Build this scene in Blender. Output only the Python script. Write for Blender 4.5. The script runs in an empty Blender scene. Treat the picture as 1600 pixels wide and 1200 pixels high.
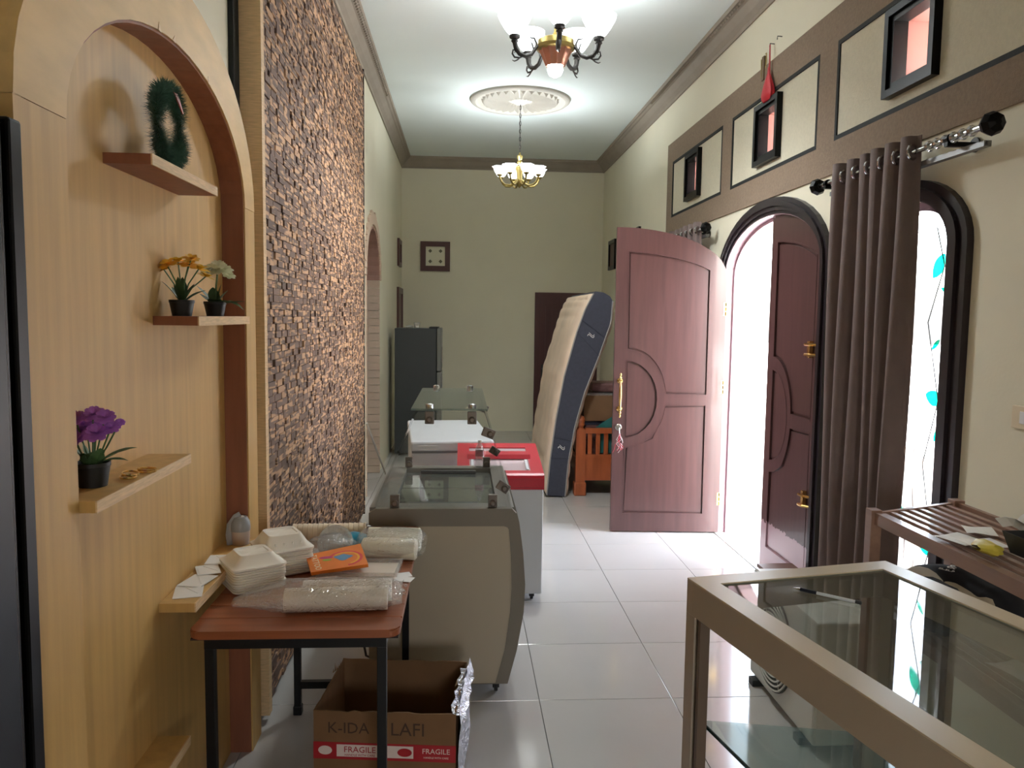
import bpy, bmesh, math, random
from mathutils import Vector, Matrix, Euler, noise
from mathutils.geometry import tessellate_polygon
PI = math.pi
R = math.radians
random.seed(7)
sc = bpy.context.scene
COL = sc.collection

# ------------------------------------------------------------------ camera
cam_d = bpy.data.cameras.new('camera')
cam = bpy.data.objects.new('camera', cam_d)
COL.objects.link(cam)
cam_d.sensor_width = 36.0
cam_d.lens = 1230.0 / 1600 * 36
cam_d.clip_start = 0.05
_y, _p, _r = R(3.65), R(4.89), R(0.78)
fwd = Vector((math.sin(_y) * math.cos(_p), math.cos(_y) * math.cos(_p), -math.sin(_p)))
rt = Vector((math.cos(_y), -math.sin(_y), 0))
up = rt.cross(fwd)
r2 = rt * math.cos(_r) + up * math.sin(_r)
u2 = -rt * math.sin(_r) + up * math.cos(_r)
M = Matrix((r2, u2, -fwd)).transposed().to_4x4()
M.translation = Vector((0, 0, 1.70))
cam.matrix_world = M
sc.camera = cam

# ------------------------------------------------------------------ world, lights, exposure
sc.view_settings.view_transform = 'Standard'
sc.view_settings.look = 'None'
sc.view_settings.gamma = 1
sc.view_settings.use_curve_mapping = False
sc.view_settings.exposure = 1.22
sc.cycles.diffuse_bounces = 8
sc.cycles.max_bounces = 16
sc.cycles.transparent_max_bounces = 24
w = bpy.data.worlds.new('sky')
sc.world = w
w.use_nodes = True
nt = w.node_tree
sky = nt.nodes.new('ShaderNodeTexSky')
sky.sky_type = 'NISHITA'
sky.sun_disc = False
sky.sun_elevation = R(48)
sky.sun_rotation = R(200)
sky.air_density = 1.0
sky.dust_density = 4.0
sky.ozone_density = 0.6
hsv = nt.nodes.new('ShaderNodeHueSaturation')
hsv.inputs['Saturation'].default_value = 0.45
nt.links.new(sky.outputs[0], hsv.inputs['Color'])
nt.links.new(hsv.outputs[0], nt.nodes['Background'].inputs[0])
nt.nodes['Background'].inputs[1].default_value = 2.1


def portal(loc, sx, sy):
    d = bpy.data.lights.new('daylight_portal', 'AREA')
    d.shape = 'RECTANGLE'
    d.size = sx
    d.size_y = sy
    d.cycles.is_portal = True
    o = bpy.data.objects.new('daylight_portal', d)
    o.location = loc
    o.rotation_euler = (0, R(90), 0)
    COL.objects.link(o)
    return o


portal((2.24, 5.24, 1.2), 2.5, 1.9)
portal((2.24, 3.57, 1.3), 2.0, 0.8)
pb = portal((0.65, -2.5, 1.7), .8, .8)  # portal at the added fill opening behind the camera
pb.rotation_euler = (R(90), 0, 0)


# ------------------------------------------------------------------ helpers
def S(r, g, b, k=1.0):
    f = lambda c: ((c / 255) / 12.92 if c / 255 <= 0.04045 else ((c / 255 + 0.055) / 1.055) ** 2.4) * k
    return (f(r), f(g), f(b), 1)


MATS = {}


def mat(name, col, rough=0.6, metal=0.0, spec=0.5, var=0.0, vscale=8.0, stretch=(1, 1, 1), bump=0.0, bscale=40.0,
        coat=0.0, col2=None, emit=None, estr=0.0, trans=0.0, rnd=0.0, sharp=False, detail=4, alpha=None):
    if name in MATS:
        return MATS[name]
    m = bpy.data.materials.new(name)
    m.use_nodes = True
    t = m.node_tree
    b = t.nodes['Principled BSDF']
    b.inputs['Base Color'].default_value = col
    b.inputs['Roughness'].default_value = rough
    b.inputs['Metallic'].default_value = metal
    b.inputs['Specular IOR Level'].default_value = spec
    b.inputs['Coat Weight'].default_value = coat
    b.inputs['Coat Roughness'].default_value = 0.08
    if trans:
        b.inputs['Transmission Weight'].default_value = trans
    if alpha is not None:
        b.inputs['Alpha'].default_value = alpha
    if emit:
        b.inputs['Emission Color'].default_value = emit
        b.inputs['Emission Strength'].default_value = estr
    L = t.links
    if var or col2 or bump or rnd:
        tc = t.nodes.new('ShaderNodeTexCoord')
        mp = t.nodes.new('ShaderNodeMapping')
        mp.inputs['Scale'].default_value = stretch
        L.new(tc.outputs['Object'], mp.inputs['Vector'])
        if rnd:
            oi = t.nodes.new('ShaderNodeObjectInfo')
            gm = t.nodes.new('ShaderNodeNewGeometry')
            ad = t.nodes.new('ShaderNodeMath'); ad.operation = 'ADD'
            L.new(oi.outputs['Random'], ad.inputs[0]); L.new(gm.outputs['Random Per Island'], ad.inputs[1])
            ml = t.nodes.new('ShaderNodeMath'); ml.operation = 'MULTIPLY'; ml.inputs[1].default_value = 37.0
            L.new(ad.outputs[0], ml.inputs[0])
            L.new(ml.outputs[0], mp.inputs['Location'])
    if var or col2:
        nz = t.nodes.new('ShaderNodeTexNoise')
        nz.inputs['Scale'].default_value = vscale
        nz.inputs['Detail'].default_value = detail
        L.new(mp.outputs[0], nz.inputs['Vector'])
        rp = t.nodes.new('ShaderNodeValToRGB')
        lo, hi = (0.47, 0.53) if sharp else (0.3, 0.7)
        rp.color_ramp.elements[0].position = lo if not rnd or not sharp else .51
        rp.color_ramp.elements[1].position = hi if not rnd or not sharp else .57
        c2 = col2 if col2 else tuple(min(1, c * (1 + var)) for c in col[:3]) + (1,)
        c1 = col if col2 else tuple(c * (1 - var) for c in col[:3]) + (1,)
        rp.color_ramp.elements[0].color = c1
        rp.color_ramp.elements[1].color = c2
        L.new(nz.outputs['Fac'], rp.inputs[0])
        out = rp.outputs[0]
        if rnd:
            mr = t.nodes.new('ShaderNodeMapRange')
            fr = t.nodes.new('ShaderNodeMath'); fr.operation = 'FRACT'
            L.new(ml.outputs[0], fr.inputs[0])
            L.new(fr.outputs[0], mr.inputs['Value'])
            mr.inputs['To Min'].default_value = 1 - rnd
            mr.inputs['To Max'].default_value = 1 + rnd
            mx = t.nodes.new('ShaderNodeVectorMath'); mx.operation = 'SCALE'
            L.new(out, mx.inputs[0]); L.new(mr.outputs[0], mx.inputs['Scale'])
            out = mx.outputs[0]
        L.new(out, b.inputs['Base Color'])
    if bump:
        n2 = t.nodes.new('ShaderNodeTexNoise')
        n2.inputs['Scale'].default_value = bscale
        n2.inputs['Detail'].default_value = 3
        L.new(mp.outputs[0], n2.inputs['Vector'])
        bp = t.nodes.new('ShaderNodeBump')
        bp.inputs['Strength'].default_value = bump
        bp.inputs['Distance'].default_value = 0.01
        L.new(n2.outputs['Fac'], bp.inputs['Height'])
        L.new(bp.outputs[0], b.inputs['Normal'])
    MATS[name] = m
    return m


def glassmat(name, tint, refl=1.0, rough=0.02, base=0.0, basecol=(0.8, 0.8, 0.8, 1), bump=0):
    """thin pane: tinted see-through sheet with a fresnel mirror and an optional dusty film"""
    m = bpy.data.materials.new(name)
    m.use_nodes = True
    t = m.node_tree
    t.nodes.clear()
    o = t.nodes.new('ShaderNodeOutputMaterial')
    tr = t.nodes.new('ShaderNodeBsdfTransparent'); tr.inputs[0].default_value = tuple(c ** .5 for c in tint[:3]) + (1,)
    gl = t.nodes.new('ShaderNodeBsdfGlossy'); gl.inputs['Roughness'].default_value = rough
    lw = t.nodes.new('ShaderNodeLayerWeight'); lw.inputs[0].default_value = .5
    pw = t.nodes.new('ShaderNodeMath'); pw.operation = 'POWER'; pw.inputs[1].default_value = 5.0
    mu = t.nodes.new('ShaderNodeMath'); mu.operation = 'MULTIPLY_ADD'; mu.inputs[1].default_value = .96 * min(1, refl); mu.inputs[2].default_value = .04 * refl; mu.use_clamp = True
    mx = t.nodes.new('ShaderNodeMixShader')
    t.links.new(lw.outputs['Facing'], pw.inputs[0]); t.links.new(pw.outputs[0], mu.inputs[0]); t.links.new(mu.outputs[0], mx.inputs[0])
    if base:
        df = t.nodes.new('ShaderNodeBsdfDiffuse'); df.inputs[0].default_value = basecol
        m0 = t.nodes.new('ShaderNodeMixShader'); m0.inputs[0].default_value = base
        t.links.new(tr.outputs[0], m0.inputs[1]); t.links.new(df.outputs[0], m0.inputs[2])
        t.links.new(m0.outputs[0], mx.inputs[1])
    else:
        t.links.new(tr.outputs[0], mx.inputs[1])
    t.links.new(gl.outputs[0], mx.inputs[2])
    if bump:
        tc = t.nodes.new('ShaderNodeTexCoord'); n2 = t.nodes.new('ShaderNodeTexNoise'); n2.inputs['Scale'].default_value = 55; n2.inputs['Detail'].default_value = 2
        n2.inputs['Distortion'].default_value = 1.5
        bp = t.nodes.new('ShaderNodeBump'); bp.inputs['Strength'].default_value = bump; bp.inputs['Distance'].default_value = .012
        t.links.new(tc.outputs['Object'], n2.inputs['Vector']); t.links.new(n2.outputs['Fac'], bp.inputs['Height'])
        t.links.new(bp.outputs[0], gl.inputs['Normal']); t.links.new(bp.outputs[0], lw.inputs['Normal'])
    t.links.new(mx.outputs[0], o.inputs[0])
    MATS[name] = m
    return m


class MB:
    def __init__(s):
        s.bm = bmesh.new()

    def box(s, lo, hi, M=None, bev=0.0):
        lo, hi = Vector(lo), Vector(hi)
        g = bmesh.ops.create_cube(s.bm, size=1)['verts']
        T = Matrix.Translation((lo + hi) / 2) @ Matrix.Diagonal((*(hi - lo), 1))
        bmesh.ops.transform(s.bm, matrix=T, verts=g)
        if bev:
            ed = list({e for v in g for e in v.link_edges})
            n0 = set(s.bm.verts)
            res = bmesh.ops.bevel(s.bm, geom=ed, offset=bev, segments=2, profile=0.5, affect='EDGES')
            g = list({v for v in res['verts']} | {v for v in g if v.is_valid})
        if M:
            bmesh.ops.transform(s.bm, matrix=M, verts=[v for v in g if v.is_valid])
        return s

    def grid(s, pts, closed_u=False, closed_v=False, flip=False):
        """pts[i][j] of vectors"""
        vs = [[s.bm.verts.new(p) for p in row] for row in pts]
        nu, nv = len(vs), len(vs[0])
        for i in range(nu if closed_u else nu - 1):
            for j in range(nv if closed_v else nv - 1):
                a, b, c, d = vs[i][j], vs[i][(j + 1) % nv], vs[(i + 1) % nu][(j + 1) % nv], vs[(i + 1) % nu][j]
                try:
                    s.bm.faces.new((a, d, c, b) if flip else (a, b, c, d))
                except ValueError:
                    pass
        return vs

    def lathe(s, prof, c=(0, 0, 0), n=20, M=None, cap=True, lobes=0, lob=0.0):
        rows = []
        T = Matrix.Translation(c) @ (M or Matrix())
        for r, z in prof:
            rows.append([T @ Vector((r * (1 + lob * math.cos(lobes * 2 * PI * k / n)) * math.cos(2 * PI * k / n),
                                     r * (1 + lob * math.cos(lobes * 2 * PI * k / n)) * math.sin(2 * PI * k / n), z)) for k in range(n)])
        vs = s.grid(rows, closed_v=True)
        if cap:
            for row, rv in ((vs[0], prof[0][0]), (vs[-1], prof[-1][0])):
                if rv > 1e-5:
                    try: s.bm.faces.new(row)
                    except ValueError: pass
        return s

    def tube(s, path, r, n=8, closed=False, cap=True, flat=None):
        P = [Vector(p) for p in path]
        N = len(P)
        rows = []
        prev = None
        for i, p in enumerate(P):
            if closed:
                t = P[(i + 1) % N] - P[i - 1]
            else:
                t = P[min(i + 1, N - 1)] - P[max(i - 1, 0)]
            t.normalize()
            if prev is None:
                a = Vector((0, 0, 1)) if abs(t.z) < 0.9 else Vector((1, 0, 0))
                x = t.cross(a).normalized()
            else:
                x = (prev - t * prev.dot(t))
                x = x.normalized() if x.length > 1e-6 else t.orthogonal().normalized()
            prev = x
            y = t.cross(x)
            rr = r[i] if isinstance(r, (list, tuple)) else r
            fl = flat or 1
            rows.append([p + x * (rr * math.cos(2 * PI * k / n)) + y * (rr * fl * math.sin(2 * PI * k / n)) for k in range(n)])
        vs = s.grid(rows, closed_u=closed, closed_v=True)
        if cap and not closed:
            for row in (vs[0], vs[-1]):
                try: s.bm.faces.new(row)
                except ValueError: pass
        return s

    def prism(s, poly, f, d0, d1):
        """poly: list of 2D; f(u,v,d)->3D ; extruded from d0 to d1"""
        a = [s.bm.verts.new(f(u, v, d0)) for u, v in poly]
        b = [s.bm.verts.new(f(u, v, d1)) for u, v in poly]
        n = len(poly)
        for i in range(n):
            s.bm.faces.new((a[i], a[(i + 1) % n], b[(i + 1) % n], b[i]))
        s.bm.faces.new(a[::-1]); s.bm.faces.new(b)
        return s

    def holed(s, outer, holes, f, d0, d1):
        loops = [outer] + holes
        flat = [p for l in loops for p in l]
        tris = tessellate_polygon([[Vector((u, v, 0)) for u, v in l] for l in loops])
        A = [s.bm.verts.new(f(u, v, d0)) for u, v in flat]
        B = [s.bm.verts.new(f(u, v, d1)) for u, v in flat]
        for t in tris:
            try:
                s.bm.faces.new([A[i] for i in t]); s.bm.faces.new([B[i] for i in t][::-1])
            except ValueError: pass
        k = 0
        for l in loops:
            for i in range(len(l)):
                a, b = k + i, k + (i + 1) % len(l)
                s.bm.faces.new((A[a], A[b], B[b], B[a]))
            k += len(l)
        return s

    def ring(s, outer, inner, f, d0, d1, closed=True):
        """frame between two outlines of equal length"""
        n = len(outer)
        rows = []
        for i in range(n):
            (a, b), (c, d) = outer[i], inner[i]
            rows.append([f(a, b, d0), f(a, b, d1), f(c, d, d1), f(c, d, d0)])
        s.grid(rows, closed_u=closed, closed_v=True)
        return s


def link(o, parent=None):
    COL.objects.link(o)
    if parent is not None:
        o.parent = parent
    return o


def build(name, mb, m, parent=None, world=True, smooth=False, kind=None, label=None, cat=None, group=None):
    me = bpy.data.meshes.new(name)
    bmesh.ops.recalc_face_normals(mb.bm, faces=mb.bm.faces)
    mb.bm.to_mesh(me)
    mb.bm.free()
    if m: me.materials.append(m)
    if smooth:
        for p in me.polygons: p.use_smooth = True
        try: me.set_sharp_from_angle(angle=R(38))
        except Exception: pass
    o = bpy.data.objects.new(name, me)
    if parent is not None and world:
        root = parent
        mw = parent.matrix_basis.copy()
        while root.parent:
            root = root.parent
            mw = root.matrix_basis @ mw
        me.transform(mw.inverted())
    link(o, parent)
    if kind: o['kind'] = kind
    if label: o['label'] = label
    if cat: o['category'] = cat
    if group: o['group'] = group
    return o


def thing(name, label, cat, loc=(0, 0, 0), rz=0.0, group=None):
    o = bpy.data.objects.new(name, None)
    o.empty_display_size = 0.05
    o.location = loc
    o.rotation_euler = (0, 0, rz)
    o['label'] = label
    o['category'] = cat
    if group: o['group'] = group
    return link(o)


def struct(name, mb, m, parent=None, smooth=False, label=None):
    o = build(name, mb, m, parent, smooth=smooth)
    if parent is None: o['kind'] = 'structure'
    if label: o['label'] = label
    return o


def copy_tree(o, parent=None):
    c = o.copy()
    COL.objects.link(c)
    if parent is not None: c.parent = parent
    for ch in list(o.children):
        copy_tree(ch, c)
    return c


def text(name, s, size, m, parent, Mx, ext=0.0004, kind=None):
    cu = bpy.data.curves.new('t', 'FONT')
    cu.body = s
    cu.size = size
    cu.extrude = ext
    cu.align_x = 'CENTER'
    cu.align_y = 'CENTER'
    cu.resolution_u = 2
    o = bpy.data.objects.new('t', cu)
    COL.objects.link(o)
    bpy.context.view_layer.update()
    me = bpy.data.meshes.new_from_object(o.evaluated_get(bpy.context.evaluated_depsgraph_get()))
    bpy.data.objects.remove(o)
    me.transform(Mx)
    me.materials.clear()
    me.materials.append(m)
    ob = bpy.data.objects.new(name, me)
    if parent is not None:
        mw = parent.matrix_basis.copy()
        root = parent
        while root.parent:
            root = root.parent
            mw = root.matrix_basis @ mw
        me.transform(mw.inverted())
    link(ob, parent)
    return ob


def frameM(o, x, y):
    """matrix with origin o, local x and y axes"""
    x = Vector(x).normalized(); y = Vector(y); z = x.cross(y).normalized(); y = z.cross(x)
    m = Matrix((x, y, z)).transposed().to_4x4()
    m.translation = Vector(o)
    return m


FX = lambda u, v, d: Vector((d, u, v))      # (y,z) outline in an x-facing wall
FY = lambda u, v, d: Vector((u, d, v))      # (x,z) outline
FZ = lambda u, v, d: Vector((u, v, d))


def arch(c, a, zb, sp, b, n=20, cont=True):
    """closed outline: bottom left, up, over, down"""
    pts = [(c - a, zb), (c - a, (zb + sp) / 2)]
    for k in range(n + 1):
        t = PI - PI * k / n
        pts.append((c + a * math.cos(t), sp + b * math.sin(t)))
    pts += [(c + a, (zb + sp) / 2), (c + a, zb)]
    return pts


# ------------------------------------------------------------------ materials
paint = mat('wall_paint', S(228, 222, 200), 0.75, var=0.03, vscale=1.5, bump=0.05, bscale=60)
ceilm = mat('ceiling_paint', S(232, 240, 238), 0.8, var=0.03, vscale=0.8)
corn = mat('taupe_plaster', S(150, 138, 124), 0.7, var=0.06, vscale=6, bump=0.1, bscale=90)
bandm = mat('brown_textured_paint', S(143, 124, 105), 0.85, var=0.10, vscale=60, bump=0.5, bscale=220)
creamt = mat('cream_textured_paint', S(214, 208, 186), 0.85, var=0.04, vscale=60, bump=0.4, bscale=220)
blackp = mat('black_paint', S(26, 30, 30), 0.75, bump=0.2, bscale=120)
blackg = mat('black_gloss_wood', S(13, 12, 12), 0.30, spec=0.16)
ebony = mat('dark_stained_frame', S(42, 35, 39), 0.3, spec=.4)
ply = mat('pale_plywood_veneer', S(198, 158, 94), 0.5, var=0.10, vscale=5, stretch=(6, 6, 0.35), bump=0.03)
plyx = mat('pale_plywood_arch', S(210, 172, 110), 0.5, var=0.09, vscale=5, stretch=(6, 1.2, 4), bump=0.03)
plyd = mat('red_brown_ply', S(140, 84, 58), 0.55, var=0.12, vscale=6, stretch=(6, 6, 0.5))
plyedge = mat('raw_ply_edge', S(216, 184, 140), 0.6, var=0.15, vscale=20, stretch=(1, 1, 10))
redwood = mat('red_brown_varnished_wood', S(78, 52, 50), 0.32, var=0.14, vscale=4, stretch=(8, 8, 0.5), coat=0.35)
redwood2 = mat('dark_red_wood', S(84, 48, 46), 0.4, var=0.12, vscale=4, stretch=(8, 8, 0.5), coat=0.2)
tabw = mat('reddish_brown_table_wood', S(150, 84, 50), 0.35, var=0.15, vscale=4, stretch=(0.8, 8, 8), coat=0.2)
blacks = mat('black_steel', S(22, 22, 24), 0.4, metal=0.3)
brass = mat('polished_brass', S(226, 190, 120), 0.22, metal=1.0)
brassd = mat('aged_gold', S(170, 150, 90), 0.35, metal=0.9)
bronze = mat('dark_bronze', S(70, 68, 66), 0.4, metal=0.7)
copper = mat('copper', S(206, 150, 130), 0.35, metal=0.9)
chrome = mat('chrome', S(210, 210, 212), 0.12, metal=1.0)
greyfr = mat('grey_freezer_plastic', S(120, 115, 106), 0.45)
whitep = mat('white_enamel', S(226, 228, 232), 0.3)
lightgrey = mat('light_grey_panel', S(186, 180, 166), 0.45)
redp = mat('red_plastic', S(190, 28, 48), 0.35)
white = mat('white_foam', S(236, 230, 218), 0.65)
paper = mat('white_paper', S(232, 230, 226), 0.7)
cardb = mat('brown_cardboard', S(128, 94, 62), 0.8, var=0.08, vscale=8, stretch=(1, 6, 1))
tiles = mat('glossy_floor_tile', S(193, 190, 186), 0.10, var=0.03, vscale=2.0, rnd=0.02, spec=0.55)
grout = mat('grey_grout', S(130, 128, 122), 0.9)
cabp = mat('taupe_cabinet_laminate', S(168, 152, 134), 0.4, var=0.02)
rackw = mat('brown_rack_wood', S(146, 112, 94), 0.4, var=0.12, vscale=5, stretch=(8, 0.5, 8), coat=0.2)
curt = mat('brown_curtain_cloth', S(118, 102, 98), 0.8, var=0.06, vscale=12, bump=0.1, bscale=300)
navy = mat('navy_mattress_fabric', S(68, 70, 82), 0.8, var=0.08, vscale=30)
quilt = mat('beige_quilted_fabric', S(230, 208, 186), 0.8, var=0.12, vscale=3)
orangew = mat('orange_varnished_wood', S(176, 92, 50), 0.35, var=0.15, vscale=4, stretch=(5, 5, 0.8), coat=0.3)
fridgem = mat('charcoal_fridge_side', S(56, 60, 62), 0.4)
glass = glassmat('clear_glass', (0.95, 0.965, 0.96, 1))
glassg = glassmat('greenish_shelf_glass', (0.74, 0.84, 0.81, 1), refl=1.6, base=0.2, basecol=S(150, 175, 175))
glasst = glassmat('dusty_top_glass', (0.72, 0.76, 0.72, 1), refl=1.3, base=0.08, basecol=S(150, 150, 140))
glassd = glassmat('lid_glass', (0.8, 0.83, 0.8, 1), refl=1.2, base=0.30, basecol=S(150, 155, 148))
wing = glassmat('frosted_window_glass', (0.96, 0.97, 0.97, 1), refl=0.6, base=0.10, basecol=(0.9, 0.9, 0.9, 1))
plastic = glassmat('clear_plastic_film', (0.93, 0.93, 0.93, 1), refl=3.0, rough=0.10, base=0.16, bump=1.0, basecol=(0.85, 0.83, 0.8, 1))
teal = glassmat('teal_stained_glass', (0.0, 0.30, 0.18, 1), refl=0.6)
greenl = mat('dark_green_leaf', S(56, 82, 48), 0.5, var=0.2, vscale=20)
greenl2 = mat('mid_green_leaf', S(84, 116, 72), 0.5, var=0.25, vscale=20)
black = mat('matte_black_plastic', S(26, 27, 28), 0.5)
mosaic = mat('teak_block', S(114, 90, 77), 0.75, col2=S(194, 154, 118), vscale=5, stretch=(1, 1.4, 9), rnd=0.18, sharp=True, detail=1)
mosback = mat('dark_backing_board', S(44, 32, 26), 0.9)
silver = mat('silver_foil', S(205, 205, 215), 0.2, metal=0.9, bump=1.0, bscale=60)

# ------------------------------------------------------------------ structure
LX, RX, CZ, BY, NY = -0.89, 2.05, 3.96, 11.62, -2.4
# floor and its tiles
mb = MB(); mb.box((-3.2, NY - .2, -0.12), (2.2, BY + .2, -0.009))
floor = struct('floor', mb, grout)
tb = MB(); tb.box((-.2985, -.2985, -.009), (.2985, .2985, 0), bev=0.0012)
first = None
for i in range(-2, 4):
    for j in range(-7, 15):
        x, y = 0.355 + .6 * i - .3, 3.357 + .6 * j - .3
        if y > BY + .2 or y < NY: continue
        if first is None:
            first = build('floor_tile', tb, tiles, floor)
            first.location = (x, y, 0)
        else:
            c = first.copy(); c.location = (x, y, 0); COL.objects.link(c)
# ceiling
mb = MB(); mb.box((-3.2, NY - .2, CZ), (2.25, BY + .2, CZ + .1))
struct('ceiling', mb, ceilm)
# back wall
mb = MB(); mb.box((-3.2, BY, 0), (2.2, BY + .15, CZ))
struct('wall_back', mb, paint)
mb = MB(); mb.holed([(-3.2, 0), (2.2, 0), (2.2, CZ), (-3.2, CZ)], [[(.25, 1.3), (.25, 2.1), (1.05, 2.1), (1.05, 1.3)]], FY, NY - .15, NY)  # unseen wall; its opening is added to fill camera-facing surfaces with daylight
wfr = struct('wall_front', mb, paint)
q = MB(); q.ring([(.25, 1.3), (.25, 2.1), (1.05, 2.1), (1.05, 1.3)], [(.29, 1.34), (.29, 2.06), (1.01, 2.06), (1.01, 1.34)], FY, NY - .12, NY + .02); fill_win = struct('window_11', q, ebony)  # frame of the added fill opening
q = MB(); q.box((.29, NY - .06, 1.34), (1.01, NY - .055, 2.06)); build('pane', q, wing, fill_win)
# left wall with an arched passage
op = arch(7.9, .58, 0.0, 2.06, .50)
outer = [(NY, 0)] + [(op[0][0], 0)] + op[1:-1] + [(op[-1][0], 0), (BY, 0), (BY, CZ), (NY, CZ)]
mb = MB(); mb.holed(outer, [], FX, LX, LX - .2)
wl = struct('wall_left', mb, paint)
# passage lining bricks: jambs and arch
def brick_at(p0, p1, n0, depth, proud, name, m):
    """brick lining piece between outline points p0,p1 with outward normal n0 (into the opening)"""
    q = MB()
    a, b = Vector((0, *p0)), Vector((0, *p1))
    t = (b - a)
    a2, b2 = a + t * .03, b - t * .03
    n = Vector((0, *n0)) * proud
    vs = []
    for xx in (LX + .012, LX - .21):
        for v in (a2, b2, b2 - n, a2 - n):
            vs.append(q.bm.verts.new((xx, v.y, v.z)))
    for f in ((0, 1, 2, 3), (7, 6, 5, 4), (0, 4, 5, 1), (1, 5, 6, 2), (2, 6, 7, 3), (3, 7, 4, 0)):
        q.bm.faces.new([vs[i] for i in f])
    return build(name, q, m, wl)
bricky = mat('cream_painted_brick', S(214, 190, 168), 0.8, var=0.06, vscale=3, bump=0.2)
brickp = mat('pink_brick', S(186, 144, 128), 0.8, var=0.10, vscale=3, bump=0.3, rnd=.1)
nb = 26
for k in range(nb):                          # jamb courses (far and near side)
    z0, z1 = 2.06 * k / nb, 2.06 * (k + 1) / nb
    for yy, s_ in ((8.48, 1), (7.32, -1)):
        brick_at((yy, z0), (yy, z1), (-s_, 0), .2, -0.02, 'brick', bricky)
na = 30
for k in range(na):
    t0, t1 = PI * k / na, PI * (k + 1) / na
    p = [(7.9 + .58 * math.cos(t), 2.06 + .5 * math.sin(t)) for t in (t0, t1)]
    tm = (t0 + t1) / 2
    brick_at(p[0], p[1], (-math.cos(tm), -math.sin(tm)), .2, -0.02, 'brick', brickp)
# brick band on the room face of the arch
for k in range(na):
    t0, t1 = PI * (k + .06) / na, PI * (k + .94) / na
    e = random.uniform(-.02, .02)
    q = MB()
    poly = [(7.9 + a * math.cos(t), 2.06 + b * math.sin(t)) for a, b, t in ((.60, .52, t0), (.70 + e, .64 + e, t0), (.70 + e, .64 + e, t1), (.60, .52, t1))]
    q.prism(poly, FX, LX + .02, LX - .01)
    build('brick', q, bricky, wl)
# adjoining room seen through the passage
mb = MB(); mb.box((-3.2, NY, 0), (-3.05, BY, CZ)); struct('wall_adjoining', mb, paint)
# small door and vent at the far end of the left wall
def framed(name, y0, y1, z0, z1, xw, sgn, fm, pm, wdt=.06, kind='structure'):
    q = MB(); o_ = [(y0, z0), (y1, z0), (y1, z1), (y0, z1)]
    i_ = [(y0 + wdt, z0 + wdt), (y1 - wdt, z0 + wdt), (y1 - wdt, z1 - wdt), (y0 + wdt, z1 - wdt)]
    q.ring(o_, i_, FX, xw, xw + sgn * .03)
    o = struct(name, q, fm)
    q = MB(); q.box((min(xw, xw + sgn * .012), y0 + wdt, z0 + wdt), (max(xw, xw + sgn * .012), y1 - wdt, z1 - wdt))
    build('panel', q, pm, o)
    return o
framed('window_5', 10.85, 11.30, 2.37, 2.74, LX, 1, redwood2, redwood2)
framed('door_2', 10.78, 11.55, 0.0, 2.08, LX, 1, redwood2, redwood2, .08)

# right wall with door, windows and clerestory openings
DC, DA, DSP, DB = 5.24, .84, 2.03, .38
door_o = arch(DC, DA, 0.0, DSP, DB)
wins = [(3.57, .34, .30, 2.03, .22), (6.95, .34, .30, 2.03, .22)]
clr = [(7.0, 2.97), (5.285, 2.96), (3.58, 2.97), (1.9, 2.97)]
CW = .155
def rect(c, z, a, b): return [(c - a, z - b), (c - a, z + b), (c + a, z + b), (c + a, z - b)]
outer = [(NY, 0), (door_o[0][0], 0)] + door_o[1:-1] + [(door_o[-1][0], 0), (BY, 0), (BY, CZ), (NY, CZ)]
holes = [arch(c, a, z0, sp, b) for c, a, z0, sp, b in wins] + [rect(c, z, CW, CW) for c, z in clr]
mb = MB(); mb.holed(outer, holes, FX, RX, RX + .15)
wr = struct('wall_right', mb, paint)
# cornice
prof = [(0, 0), (0, -.15), (.015, -.155), (.02, -.13), (.05, -.10), (.085, -.05), (.10, -.045), (.115, -.03), (.13, -.03), (.135, 0)]
def cornice(name, p0, p1, inward):
    q = MB(); p0, p1 = Vector(p0), Vector(p1); inward = Vector(inward)
    q.grid([[p + inward * a + Vector((0, 0, b)) for a, b in prof] for p in (p0, p1)], closed_v=True)
    q.bm.faces.new([v for v in q.bm.verts][:len(prof)])
    return struct(name, q, corn)
cornice('trim_1', (LX, NY, CZ), (LX, BY, CZ), (1, 0, 0))
cornice('trim_2', (RX, NY, CZ), (RX, BY, CZ), (-1, 0, 0))
cornice('trim_3', (LX, BY, CZ), (RX, BY, CZ), (0, -1, 0))
# rope moulding along the cornices
for nm, xx in (('trim_4', LX + .112), ('trim_5', RX - .112)):
    q = MB()
    for k in range(150):
        yy = .8 + k * .05
        q.tube([(xx - .006, yy, CZ - .045), (xx + .006, yy + .035, CZ - .028)], .011, 5)
    o = struct(nm, q, corn)
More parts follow.
